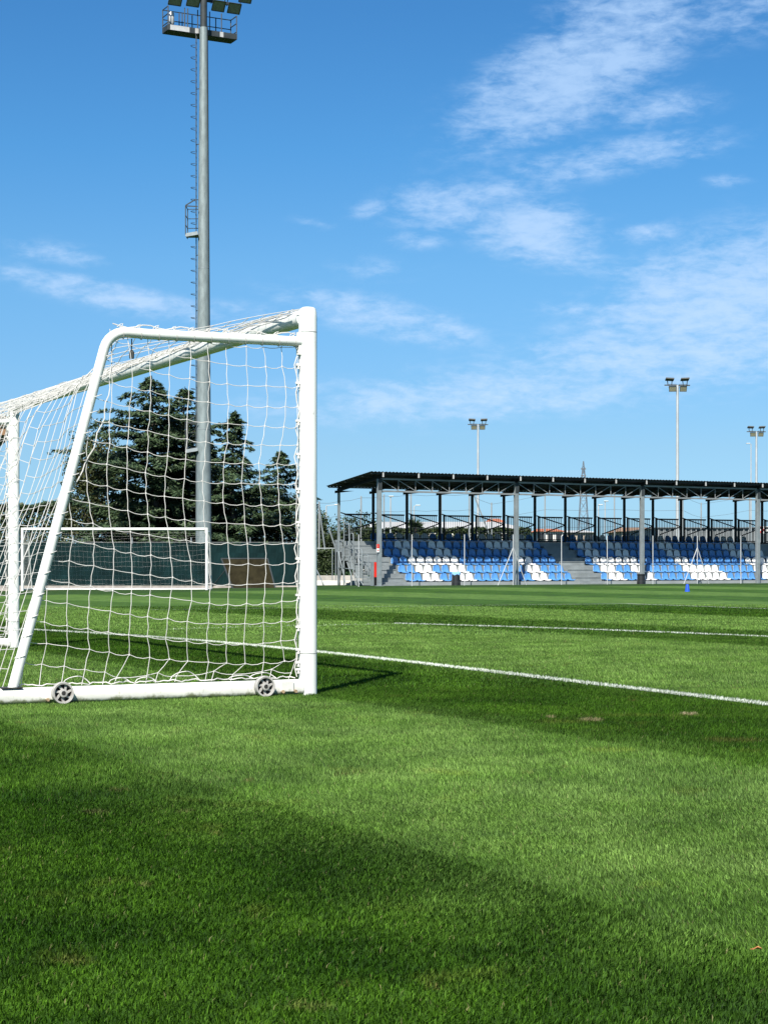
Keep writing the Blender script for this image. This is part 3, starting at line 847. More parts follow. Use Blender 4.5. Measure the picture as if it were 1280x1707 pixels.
# ------------------------------------------------------------------ floodlight mast
MY = 84.0; mx0 = (339.8 - 640) / FOC * MY; mz0 = -.2
mast = empty('floodlight_mast', (mx0, MY, mz0), 'very tall galvanised floodlight mast with ladder and lamp platform rising over the goal', 'floodlight mast')
zt = .857 + (942 - 46) / FOC * MY
mb = MB(); zs = [mz0, 2.2, 8, 14, 20, zt]
def mrad(z): return .372 - (.372 - .185) * (z - 2) / (zt - 2)
mb.tube([(mx0, MY, z) for z in zs], 1, 20, radii=[mrad(z) for z in zs]); mb.build('pole', GALVMAST, mast, smooth=True)
mb = MB()
for z in (.857 + (942 - 448) / FOC * MY, 7.2):
    mb = MB(); mb.tube([(mx0, MY, z), (mx0, MY, z + .03)], mrad(z) * 1.02, 20); mb.build('pole_joint', GALV, mast, smooth=True)
mb = MB(); mb.tube([(mx0, MY, zt - .02), (mx0, MY, zt + 2.6)], .165, 14); mb.build('head_pole', DSTEEL, mast, smooth=True)
mb = MB(); mb.tube([(mx0 + mrad(z) * .93, MY - .04, z) for z in (.2, 8, 16, zt)], .035, 6); mb.build('cable_duct', BSTEEL, mast, smooth=True)
# ladder with hoops, on the left side
lx = (327.0 - 640) / FOC * MY; ly = MY + .12
mb = MB()
for dyy in (-.16, .16): mb.bar((lx, ly + dyy, 1.5), (lx, ly + dyy, zt - .3), .022, .022)
zz = 1.7
while zz < zt - .4:
    mb.tube([(lx, ly - .16, zz), (lx, ly + .16, zz)], .012, 5, caps=False); zz += .30
mb.build('ladder', DSTEEL, mast)
zz = 3.0
ends = zt - .8
while zz < ends:
    pts = [(lx - .25 * math.sin(a), ly - .25 * math.cos(a) * .9, zz + .03 * math.sin(a)) for a in np.linspace(.15, math.pi - .15, 8)]
    mb = MB(); mb.tube(pts, .014, 5, caps=False); zz += .555; mb.build('ladder_hoop', DSTEEL, mast)
zz = 2.4
while zz < zt:
    mb = MB(); mb.bar((lx, ly, zz), (mx0 - mrad(zz) * .7, ly - .1, zz), .03, .03); zz += 2.6; mb.build('ladder_bracket', DSTEEL, mast)
def rest_platform(zf):
    x0, x1, y0, y1 = lx - .45, lx + .12, MY - .35, MY + .55
    mb = MB(); mb.box((x0, y0, zf), (x1, y1, zf + .05)); mb.bar((x0, y0, zf - .03), (x1, y0, zf + .07), .03, .16); mb.bar((x0, y0, zf + .02), (x0, y1, zf + .02), .03, .16)
    pl = mb.build('rest_platform', GALV, mast)
    mb = MB()
    for (x, y) in ((x0, y0), (x0, y1), (x1, y1)): mb.bar((x, y, zf), (x, y, zf + 1.35), .04, .04)
    for h in (.45, .9, 1.35): mb.bar((x0, y0, zf + h), (x0, y1, zf + h), .03, .03); mb.bar((x0, y1, zf + h), (x1, y1, zf + h), .03, .03)
    mb.bar((x0, y0, zf + 1.35), (x1 - .1, y0 - .05, zf + 1.62), .03, .05); mb.bar((x1, y0, zf + 1.3), (x0, y0, zf + 1.33), .03, .05)
    mb.build('guard_rail', DSTEEL, pl)
rest_platform(.857 + (942 - 393) / FOC * MY); rest_platform(.857 + (942 - 752) / FOC * MY)
# lamp platform, long axis going back to the right
E1 = Vector((.889, .458, 0)).normalized(); E2 = Vector((.458, -.889, 0)).normalized()
pz = .857 + (942 - 57) / FOC * MY + .1
pc = Vector((at(331, 60, MY).x, MY + .70, pz))
mb = MB(); mb.frame_box(pc, E1, E2, Zv, 1.72, .36, .025)
plat = mb.build('lamp_platform', DSTEEL, mast)
mb = MB()
for s_ in (-1, 1): mb.frame_box(pc + E2 * (s_ * .37) + Zv * .12, E1, E2, Zv, 1.74, .012, .13)
for s_ in (-1, 1): mb.frame_box(pc + E1 * (s_ * 1.73) + Zv * .12, E1, E2, Zv, .012, .36, .13)
mb.build('kick_plate', DSTEEL, plat)
for e_, k in ((-1.15, .48), (.95, .09), (-.30, .09)):
    mb = MB(); mb.frame_box(pc + E2 * .388 + E1 * e_ + Zv * .12, E1, E2, Zv, k, .004, .12); mb.build('pale_panel', LAMPL, plat)
mb = MB()
for s_ in (-1, 1):
    for k in (-1.72, -.9, -.75, -.25, .35, .95, 1.72): mb.bar(pc + E1 * k + E2 * (s_ * .36), pc + E1 * k + E2 * (s_ * .36) + Zv * 1.12, .045, .045)
    if s_ < 0:
        for h in (.65, 1.1): mb.bar(pc - E1 * 1.72 + E2 * (s_ * .36) + Zv * h, pc + E1 * 1.72 + E2 * (s_ * .36) + Zv * h, .035, .035)
for e in (-1.72, 1.72):
    for h in (.35, .75, 1.1): mb.bar(pc + E1 * e - E2 * .36 + Zv * h, pc + E1 * e + E2 * .36 + Zv * h, .035, .035)
mb.build('guard_rail', DSTEEL, plat)
mb = MB(); c = pc - E1 * 1.42 + Zv * .62; mb.tube([c - Zv * .28, c - Zv * .2, c + Zv * .28, c + Zv * .36], .1, 12, radii=[.08, .13, .12, .05]); mb.build('gear_drum', LAMPL, plat, smooth=True)
for h in (1.75, 2.4):
    mb = MB(); mb.bar(pc - E1 * 1.9 + Zv * h, pc + E1 * 2.1 + Zv * h, .12, .12); mb.build('lamp_crossarm', DSTEEL, mast)
def flood(c, f, size, parent, tilt):
    """a floodlight: deep pan narrowing to the back, glass front, bracket; f is the way it shines"""
    f = Vector(f).normalized(); s_ = f.cross(Zv).normalized(); u = s_.cross(f)
    def q(a, b, d): return c + s_ * a * size + u * b * size + f * d * size
    mb = MB()
    fr = [q(x, y, .28) for x, y in ((-.5, -.4), (.5, -.4), (.5, .4), (-.5, .4))]; bk = [q(x, y, -.28) for x, y in ((-.22, -.2), (.22, -.2), (.22, .2), (-.22, .2))]
    mb.add(fr + bk, [(0, 1, 5, 4), (1, 2, 6, 5), (2, 3, 7, 6), (3, 0, 4, 7), (4, 5, 6, 7)])
    for a, b in zip(fr, fr[1:] + fr[:1]): mb.bar(a, b, .05 * size, .07 * size, up=f)
    lp = mb.build('lamp', LAMPB, parent, recalc=True)
    mb = MB(); mb.add([q(x, y, .27) for x, y in ((-.48, -.38), (.48, -.38), (.48, .38), (-.48, .38))], [(0, 1, 2, 3)]); mb.build('lamp_glass', GLASS, lp)
    mb = MB(); mb.bar(q(-.53, 0, 0), q(-.53, .62, -.1), .05 * size, .05 * size); mb.bar(q(.53, 0, 0), q(.53, .62, -.1), .05 * size, .05 * size); mb.bar(q(-.53, .62, -.1), q(.53, .62, -.1), .05 * size, .05 * size)
    mb.build('bracket', LAMPB, lp)
fdir = Vector((.40, -.78, -.62))
for (px_, py_, yy) in ((291, -2, 83.7), (321, 0, 83.9), (363, 8, 85.0), (389, 12, 85.6), (408, -6, 86.0), (305, -24, 83.7), (345, -22, 84.6), (378, -16, 85.2)):
    flood(at(px_, py_, yy), fdir, .62, mast, 0)

# ------------------------------------------------------------------ grandstand
SO = Vector((-.21, 79.0, -.07)); SA = Vector((.8716, .490, 0)).normalized(); SB = Vector((-.490, .8716, 0)).normalized()
def S(a, b, z): return SO + SA * a + SB * b + Zv * (z + .07)           # z in world height
def a_of(px, b):
    r = (px - 640) / FOC
    ox, oy = SO.x + SB.x * b, SO.y + SB.y * b
    return (r * oy - ox) / (SA.x - r * SA.y)
def z_of(py, a, b): return CAM_H - (py - HOR) / FOC * S(a, b, 0).y
BAY = 7.22; AEND = 4 * BAY + .7
stand = empty('grandstand', S(14, 2, -.07), 'open covered grandstand of blue and white seats under a dark roof', 'grandstand')
Z0, RISE, TREAD, BF = .10, .372, .65, .33
def tz(k): return Z0 + RISE * k
# deck
mb = MB()
def slab(mb, a0, a1, b0, b1, z0, z1):
    mb.frame_box(S((a0 + a1) / 2, (b0 + b1) / 2, (z0 + z1) / 2), SA, SB, Zv, (a1 - a0) / 2, (b1 - b0) / 2, (z1 - z0) / 2)
for k in range(6):
    b0 = BF + TREAD * k
    slab(mb, .15, AEND, b0, b0 + TREAD - .001, tz(k) - .05, tz(k))
    slab(mb, .15, AEND, b0 - .0, b0 + .03, (tz(k - 1) if k else -.06), tz(k) - .051)
mb.build('deck', GREYPAN, stand)
mb = MB(); slab(mb, 1.62, 10.98, BF - .10, BF - .002, -.06, Z0 - .005); slab(mb, 12.48, AEND, BF - .10, BF - .002, -.06, Z0 - .005); mb.build('front_plinth', mat('grey_plinth', (.27, .295, .30), .65, .1, .12, 1.2), stand)
for (a0, a1) in ((.22, 1.60), (11.0, 12.46)):
    mb = MB()
    slab(mb, a0, a1, BF - .34, BF - .004, -.06, Z0 - .10)
    for k in range(5):
        b0 = BF + TREAD * k
        slab(mb, a0, a1, b0 + .33, b0 + TREAD - .003, tz(k) + .002, tz(k) + RISE / 2)
        slab(mb, a0, a1, b0 + .31, b0 + .329, tz(k) + RISE / 2 - .03, tz(k) + RISE / 2 + .004)
    mb.build('steps', GREYPAN, stand)
# cladding on the open left end, stepped with the rows
mb = MB()
for k in range(6):
    b0 = BF + TREAD * k; b1 = b0 + TREAD
    ztop_ = tz(k); zlow = -.06 if k < 2 else .25 + (k - 2) * .40
    nn = max(1, int(round((ztop_ + .06 - zlow) / .15))); hh = (ztop_ + .06 - zlow) / nn
    for i in range(nn):
        slab(mb, .02, .09 + .012 * (i % 2), b0, b1 - .002, zlow + i * hh + .012, zlow + (i + 1) * hh)
mb.build('end_cladding', GREYPAN, stand)
# scaffold under the open end
for (b, a) in ((3.85, .05), (3.3, .0), (2.7, .05), (2.1, .02)):
    mb = MB(); mb.tube([S(a, b, -.07), S(a, b, tz(4) if b > 3 else tz(2))], .035, 8); mb.build('scaffold_leg', GALV, stand, smooth=True)
for (p, q) in (((3.8, 1.55), (3.05, -.05)), ((3.2, 1.3), (3.75, -.05)), ((2.6, 1.2), (2.1, -.05)), ((2.95, 1.0), (2.35, .15)), ((3.1, .7), (2.3, .68)), ((3.8, .75), (3.2, .75)), ((2.2, .5), (1.75, -.02)), ((1.95, .35), (1.4, -.05))):
    mb = MB(); mb.tube([S(-.03, p[0], p[1]), S(-.03, q[0], q[1])], .024, 6); mb.build('scaffold_brace', GALV, stand, smooth=True)
for (b0, b1, zb, h) in ((3.75, 3.25, 1.55, 1.35), (3.25, 2.75, 1.2, 1.55), (2.7, 2.35, 1.25, 1.05), (2.3, 1.55, .62, .95), (1.5, .95, .12, 1.2)):
    mb = MB(); zt_ = zb + h
    mb.tube([S(-.02, b0, zb), S(-.02, b0, zt_ - .1), S(-.02, b0 - .05, zt_ - .02), S(-.02, b0 - .12, zt_), S(-.02, b1 + .1, zt_), S(-.02, b1 + .03, zt_ - .04), S(-.02, b1, zt_ - .14), S(-.02, b1, zt_ - .9)], .025, 8)
    for q in (.33, .66): mb.tube([S(-.02, b0, zb + h * q), S(-.02, b1, zb + h * q)], .014, 6)
    mb.build('end_rail', GALV, stand, smooth=True)
# big junction drum on the rear corner post, seen as a white knob
# columns
for i in range(5):
    mb = MB(); slab(mb, i * BAY - .09, i * BAY + .09, -.09, .09, -.07, 4.66); c = mb.build('column', GALV, stand, bevel=.015)
    mb = MB(); slab(mb, i * BAY - .15, i * BAY + .15, -.15, .15, -.07, -.045); mb.build('base_plate', GALV, c)
    mb = MB(); slab(mb, i * BAY - .095, i * BAY + .095, -.096, -.0905, 4.16, 4.66); mb.build('column_head_shade', DSTEEL, c)  # dark sheet painting the roof's shadow onto the column top
# truss, one per bay
for i in range(4):
    a0 = i * BAY + .095; a1 = (i + 1) * BAY - .095; L = a1 - a0
    mb = MB()
    mb.bar(S(a0, 0, 4.12), S(a1, 0, 4.12), .07, .075); mb.bar(S(a0, 0, 4.66), S(a1, 0, 4.66), .07, .07)
    n = 8
    for k in range(n + 1):
        a = a0 + L * k / n
        if 0 < k < n: mb.bar(S(a, 0, 4.15), S(a, 0, 4.63), .026, .026)
    for k in range(n):
        aL, aR = a0 + L * k / n, a0 + L * (k + 1) / n
        if k < n / 2: mb.bar(S(aL, 0, 4.62), S(aR, 0, 4.16), .026, .026)
        else: mb.bar(S(aL, 0, 4.16), S(aR, 0, 4.62), .026, .026)
    mb.build('truss', DSTEEL if False else mat('grey_truss_steel', (.24, .255, .26), .5, .3, .15, 2), stand)
# roof: corrugated sheet rising towards the pitch
def roof_z(b): return 4.90 + (4.42 - 4.90) * (b + .38) / 4.29
ra0, ra1 = -.60, AEND + .4
mb = MB(); n = 680
vs = []; fs = []
for i in range(n + 1):
    a = ra0 + (ra1 - ra0) * i / n; h = .017 * (1 if (i % 4) in (0, 1) else -1)
    for (b, zz) in ((-.40, roof_z(-.40)), (3.93, roof_z(3.93))):
        vs.append(S(a, b, zz + h + .05)); vs.append(S(a, b, zz + h + .044))
for i in range(n):
    o_ = i * 4
    fs += [(o_, o_ + 4, o_ + 6, o_ + 2), (o_ + 1, o_ + 3, o_ + 7, o_ + 5), (o_, o_ + 1, o_ + 5, o_ + 4), (o_ + 2, o_ + 6, o_ + 7, o_ + 3)]
mb.add(vs, fs); roof = mb.build('roof', ROOFM, stand, recalc=False)
for q in range(6):
    b = -.27 + q * .81
    mb = MB(); mb.bar(S(ra0 + .05, b, roof_z(b) - .01), S(ra1 - .05, b, roof_z(b) - .01), .06, .055); mb.build('purlin', DSTEEL, roof)
ridx = [i * BAY / 4 for i in range(-0, 17)]
for a in ridx:
    mb = MB()
    for s_ in (0,):
        b0, b1 = -.35, 3.9
        p = [S(a - .04, b0, roof_z(b0) - .04), S(a - .04, b1, roof_z(b1) - .04), S(a - .04, b1, roof_z(b1) - .20), S(a - .04, 2.9, roof_z(2.9) - .20), S(a - .04, .25, roof_z(.25) - .20), S(a - .04, b0, roof_z(b0) - .14)]
        mb.prism(p, SA * .08)
    rf = mb.build('rafter', BSTEEL, stand)
    mb = MB(); mb.frame_box(S(a, -.365, roof_z(-.36) - .07), SA, SB, Zv, .035, .012, .10); mb.build('rafter_end_lit', LAMPL, rf)  # pale plate paints the sunlight on the rafter's front end
RB = 3.8
for a in ridx:
    lower = a < .1
    mb = MB(); mb.frame_box(S(a, RB, (roof_z(RB) - .20 - .07) / 2), SA, SB, Zv, .05, .05, (roof_z(RB) - .20 + .07) / 2)
    mb.build('rear_post', [GALV if lower else BSTEEL], stand)
    # bracket wedge at the head of the post
    mb = MB(); zt_ = roof_z(RB) - .18
    mb.prism([S(a - .22, RB - .12, zt_ - .10), S(a + .75, RB - .12, zt_ + .02), S(a - .22, RB - .12, zt_ + .02)], SB * .1); mb.build('head_bracket', BSTEEL, stand)
# rear railing panels and braces between the rear posts
RT, RBOT = 3.20, 1.98
for i in range(16):
    a0 = ridx[i] + (.30 if i else .35); a1 = ridx[i + 1] - .085
    mb = MB()
    mb.bar(S(a0, RB + .12, RT), S(a1, RB + .12, RT), .05, .07); mb.bar(S(a0, RB + .12, RBOT + .12), S(a1, RB + .12, RBOT + .12), .04, .05)
    if i: mb.bar(S(a0, RB + .12, RBOT - .2), S(a0, RB + .12, RT + .03), .09, .09)
    nb = 13
    for k in range(1, nb + 1):
        a = a0 + (a1 - a0) * k / (nb + .6); mb.bar(S(a, RB + .12, RBOT + .1), S(a, RB + .12, RT), .028, .028)
    mb.build('railing', BSTEEL, stand)
    mb = MB()
    pA, pB_, pC = S(ridx[i] + .10, RB, RT + .07), S(ridx[i + 1] - .06, RB, RT - .36), S(ridx[i] + .42, RB, RT - .80)
    mb.bar(pA, pB_, .03, .05); mb.bar(pB_ - Zv * .03, pC, .03, .05); mb.build('knee_brace', BSTEEL, stand)
# back wall behind the top row, low
mb = MB(); slab(mb, 3.5, AEND, RB + .19, RB + .24, 1.75, 2.06); mb.build('back_board', DSTEEL, stand)

# seats
def seat_mesh(m, nm):
    """moulded bucket seat, back to +b; local x along the row, y backwards, z up; origin on the tread"""
    prof = [(-.02, .035, .86), (0, .062, .93), (.05, .066, .98), (.16, .058, 1.0), (.27, .062, 1.0), (.335, .092, 1.0), (.365, .15, .98), (.385, .24, .90), (.398, .315, .80), (.405, .365, .64), (.408, .395, .42), (.408, .406, .18)]
    N = 9; W = .205; vs = []; fs = []
    for (y, z, k) in prof:
        for i in range(N):
            x = -1 + 2 * i / (N - 1)
            dish = .022 * (x * x)
            vs.append((x * W * k, y - (.028 * x * x if z > .1 else 0), z + (dish if z < .1 else 0)))
    M = len(prof)
    nv0 = len(vs)
    for (y, z, k) in prof:
        for i in range(N):
            x = -1 + 2 * i / (N - 1); up = z > .1
            dish = .022 * (x * x)
            vs.append((x * W * k * .985, y - (.028 * x * x if up else 0) + (.014 if up else .0), z + (dish if not up else 0) - (.014 if not up else .004)))
    for j in range(M - 1):
        for i in range(N - 1):
            a = j * N + i; fs.append((a, a + 1, a + N + 1, a + N)); b = a + nv0; fs.append((b, b + N, b + N + 1, b + 1))
    for j in range(M - 1):
        a = j * N; fs.append((a, a + N, a + N + nv0, a + nv0)); a = j * N + N - 1; fs.append((a, a + nv0, a + N + nv0, a + N))
    for i in range(N - 1):
        fs.append((i, i + nv0, i + 1 + nv0, i + 1)); a = (M - 1) * N + i; fs.append((a, a + 1, a + 1 + nv0, a + nv0))
    # two stub feet under the pan
    def bx(x0, x1, y0, y1, z0, z1):
        o_ = len(vs)
        for X_ in (x0, x1):
            for Y_ in (y0, y1):
                for Z_ in (z0, z1): vs.append((X_, Y_, Z_))
        fs.extend([tuple(o_ + q for q in f) for f in [(0, 1, 3, 2), (4, 6, 7, 5), (0, 4, 5, 1), (2, 3, 7, 6), (0, 2, 6, 4), (1, 5, 7, 3)]])
    bx(-.12, -.08, .06, .30, .0, .05); bx(.08, .12, .06, .30, .0, .05)
    me = bpy.data.meshes.new(nm); me.from_pydata(vs, [], fs); me.update()
    me.polygons.foreach_set('use_smooth', [True] * len(me.polygons)); me.materials.append(m)
    return me, np.array(vs), fs
SB_ME, SV, SF = seat_mesh(BLUE, 'seat_blue'); SW_ME, _, _ = seat_mesh(SWHITE, 'seat_white')
PITCH = .4575
LEFT = ['BBWWBBWWBBBBBBBWWBBB', 'BBWWBBWWBBBBBBBWWBBB', 'BBWWWWWWBBBBBBBWWBBB', 'BBWWBBWWBBBBBBBWWBBB', 'BBWWBBWWBBBBBWWWWWWB', 'BBBWWWWBBBBBBWWWWWWB']
RIGHT = ['BWWBBWWBBBBBWWWWWBBBBBWWWB', 'BWWBBWWBBBBBWWWWWBBBBBWWWB', 'BWWWWWWBBBBBWWBBBBBBBBWWWW', 'BWWBBWWBBBBBWWBBBBBBBWWBWW', 'BWWBBWWBBBBBWWBBBBBBBWWBWW', 'BBWWWWBBBBBBWWBBBBBBBBWWWW']
ang = math.atan2(SA.y, SA.x)
up_v = []; up_f = []; up_m = []; cnt = 0
Mrot = np.array([[SA.x, SB.x, 0], [SA.y, SB.y, 0], [0, 0, 1]])
for (blk, a_start) in ((LEFT, 1.74), (RIGHT, 12.56)):
    for k in range(6):
        row = None
        if k < 2:
            n = len(blk[k]); b0 = BF + TREAD * k + .10
            mb = MB(); mb.bar(S(a_start, b0 + .2, tz(k) + .02), S(a_start + n * PITCH, b0 + .2, tz(k) + .02), .05, .03)
            row = mb.build('seat_row', DSTEEL, stand)
        for i, ch in enumerate(blk[k]):
            a = a_start + (i + .5) * PITCH; b = BF + TREAD * k + .10
            p = S(a, b, tz(k) + .004)
            if k < 2:
                o = bpy.data.objects.new('seat', SB_ME if ch == 'B' else SW_ME); col.objects.link(o)
                o.location = p; o.rotation_euler = (0, 0, ang)
                o['label'] = 'light blue seat' if ch == 'B' else 'white seat'
                o.parent = row; o.matrix_parent_inverse = world_of(row).inverted()
            else:
                up_v.append(SV @ Mrot.T + np.array(p)); up_f += [tuple(q + cnt for q in f) for f in SF]; up_m += [0 if ch == 'B' else 1] * len(SF); cnt += len(SV)
me = bpy.data.meshes.new('upper_seats'); me.from_pydata(np.concatenate(up_v).tolist(), [], up_f); me.update()
me.materials.append(BLUE); me.materials.append(SWHITE); me.polygons.foreach_set('material_index', up_m); me.polygons.foreach_set('use_smooth', [True] * len(up_m))
o = bpy.data.objects.new('upper_seats', me); col.objects.link(o); adopt(o, stand); o['kind'] = 'stuff'; o['label'] = 'blue and white seats of the four upper rows'

# red cabinet and sign by the first column
a = a_of(624.6, .3)
cab = empty('fire_cabinet', S(a, .2, -.07), 'red fire extinguisher cabinet beside the first column of the grandstand', 'cabinet')
ac = a_of(624.6, .3)
mb = MB(); slab(mb, ac - .10, ac + .10, .2, .42, .32, .98); mb.build('box', RED, cab, bevel=.01)
mb = MB(); slab(mb, ac - .10, ac + .10, .2, .42, -.07, .318); mb.build('stand', BLACK, cab)
mb = MB(); slab(mb, ac - .13, ac - .105, .18, .44, -.06, 1.0); mb.build('side_rail', GALV, cab)
asg = a_of(630.0, -.12)
sg = empty('safety_sign', S(asg, -.12, 1.45), 'small red and white safety sign fixed to the first column of the grandstand', 'sign')
mb = MB(); slab(mb, asg - .07, asg + .07, -.125, -.105, 1.42, 1.78); mb.build('panel', SIGNW, sg)
mb = MB(); slab(mb, asg - .07, asg + .07, -.129, -.1255, 1.60, 1.78); mb.build('red_field', RED, sg)
mb = MB(); slab(mb, asg - .045, asg + .045, -.1292, -.1252, 1.49, 1.53); slab(mb, asg - .02, asg + .03, -.133, -.1295, 1.65, 1.73); mb.build('symbol', [SIGNW if False else mat('sign_symbol', (.55, .12, .10), .5)], sg)

# perimeter posts in front of the stand
pf = empty('perimeter_fence', S(10, -.75, -.06), 'row of slim pale fence posts with cross wires in front of the grandstand', 'fence')
FB = -.75
for px in (598, 686.5, 774, 855, 935.5, 1011.6, 1087.6, 1161.6, 1234, 1305, 1374):
    a = a_of(px, FB); zt_ = z_of(891, a, FB) - (.06 if px > 900 else 0)
    mb = MB(); mb.tube([S(a, FB, -.09), S(a, FB, zt_)], .021, 8); mb.build('fence_post', mat('pale_post_paint', (.42, .44, .45), .45, .1, .06, 3), pf, smooth=True)
for px in (855, 1161.6):
    a = a_of(px, FB); zt_ = z_of(913, a, FB)
    for da in (-.82, .74):
        mb = MB(); mb.tube([S(a, FB, zt_), S(a + da, FB + .02, -.08)], .022, 8); mb.build('brace', MATS['pale_post_paint'], pf, smooth=True)
for z in (.1, 1.0, 1.9):
    mb = MB(); mb.tube([S(-.5, FB, z), S(24, FB, z)], .0025, 4, caps=False); mb.build('wire', WIRE, pf)

# bins
def litter_bin(px, base_y, w_px, h_px, label, bag):
    b = -.45; a = a_of(px, b); c = S(a, b, -.07); sc_ = FOC / c.y
    r = w_px / sc_ / 2; h = h_px / sc_
    e = empty('litter_bin', c, label, 'bin', 'litter bins before the grandstand')
    mb = MB(); n = 18; vs = []; fs = []
    prof = [(r * .98, 0), (r * .93, h * .4), (r * .88, h * .78), (r * .96, h * .80), (r * .96, h * .86), (r * .86, h * .87), (r * .86, h * .7)]
    for q, z in prof:
        for i in range(n):
            k = 1 + (.03 if i % 2 else 0); vs.append(c + Vector((q * k * math.cos(2 * math.pi * i / n), q * k * math.sin(2 * math.pi * i / n), z)))
    for j in range(len(prof) - 1):
        for i in range(n): fs.append((j * n + i, j * n + (i + 1) % n, (j + 1) * n + (i + 1) % n, (j + 1) * n + i))
    fs.append(tuple((len(prof) - 1) * n + i for i in range(n)))
    mb.add(vs, fs); mb.build('body', BLACK, e, smooth=True)
    if bag:
        mb = MB(); vs = []; fs = []
        prof = [(r * .99, h * .80), (r * 1.0, h * .92), (r * .75, h * 1.0), (r * .3, h * .97)]
        for j, (q, z) in enumerate(prof):
            for i in range(n): vs.append(c + Vector((q * math.cos(2 * math.pi * i / n), q * math.sin(2 * math.pi * i / n), z + .03 * math.sin(i * 1.9 + j))))
        for j in range(len(prof) - 1):
            for i in range(n): fs.append((j * n + i, j * n + (i + 1) % n, (j + 1) * n + (i + 1) % n, (j + 1) * n + i))
        fs.append(tuple(3 * n + i for i in range(n))); mb.add(vs, fs); mb.build('bag_liner', BAGB, e, smooth=True)
    else:
        mb = MB(); mb.tube([c + Zv * (h * .84), c + Zv * (h * .93)], r * .99, 18); mb.build('rim', BLACK, e, smooth=True)
litter_bin(760, 977, 15.5, 23, 'black litter bin topped with a pale blue bag before the left seat block', True)
litter_bin(1068, 974, 14.5, 19, 'plain black litter bin at the foot of a grey column', False)
# cone
cy = 61.5; c = Vector(((1145 - 640) / FOC * cy, cy, gzf((1145 - 640) / FOC * cy, cy)))
mb = MB(); mb.tube([c, c + Zv * .012, c + Zv * .012001, c + Zv * .10, c + Zv * .20, c + Zv * .245], .1, 18, radii=[.098, .098, .078, .068, .056, .047])
tag(mb.build('marker_cone', CONEB, smooth=True), 'small blue training cone alone on the grass before the grandstand', 'cone')

# a dry leaf on the grass
lp_ = gp(1259, 1598); mb = MB()
def lf(u, v): return (lp_[0] + u * .013 + .003 * v, lp_[1] + v * .009, .022 + .005 * abs(v) + 0.003 * math.sin(u * 3))
vs = [lf(-1, 0), lf(-.4, .55), lf(.3, .5), lf(1, .05), lf(.3, -.5), lf(-.4, -.5), lf(0, 0)]
mb.add(vs, [(0, 6, 1), (1, 6, 2), (2, 6, 3), (3, 6, 4), (4, 6, 5), (5, 6, 0)])
o = mb.build('fallen_leaf', mat('dry_leaf', (.30, .11, .03), .7, 0, .3, 60), recalc=False)
sl = o.modifiers.new('thickness', 'SOLIDIFY'); sl.thickness = .001
tag(o, 'small dry orange brown leaf lying on the grass near the lower right corner', 'leaf')

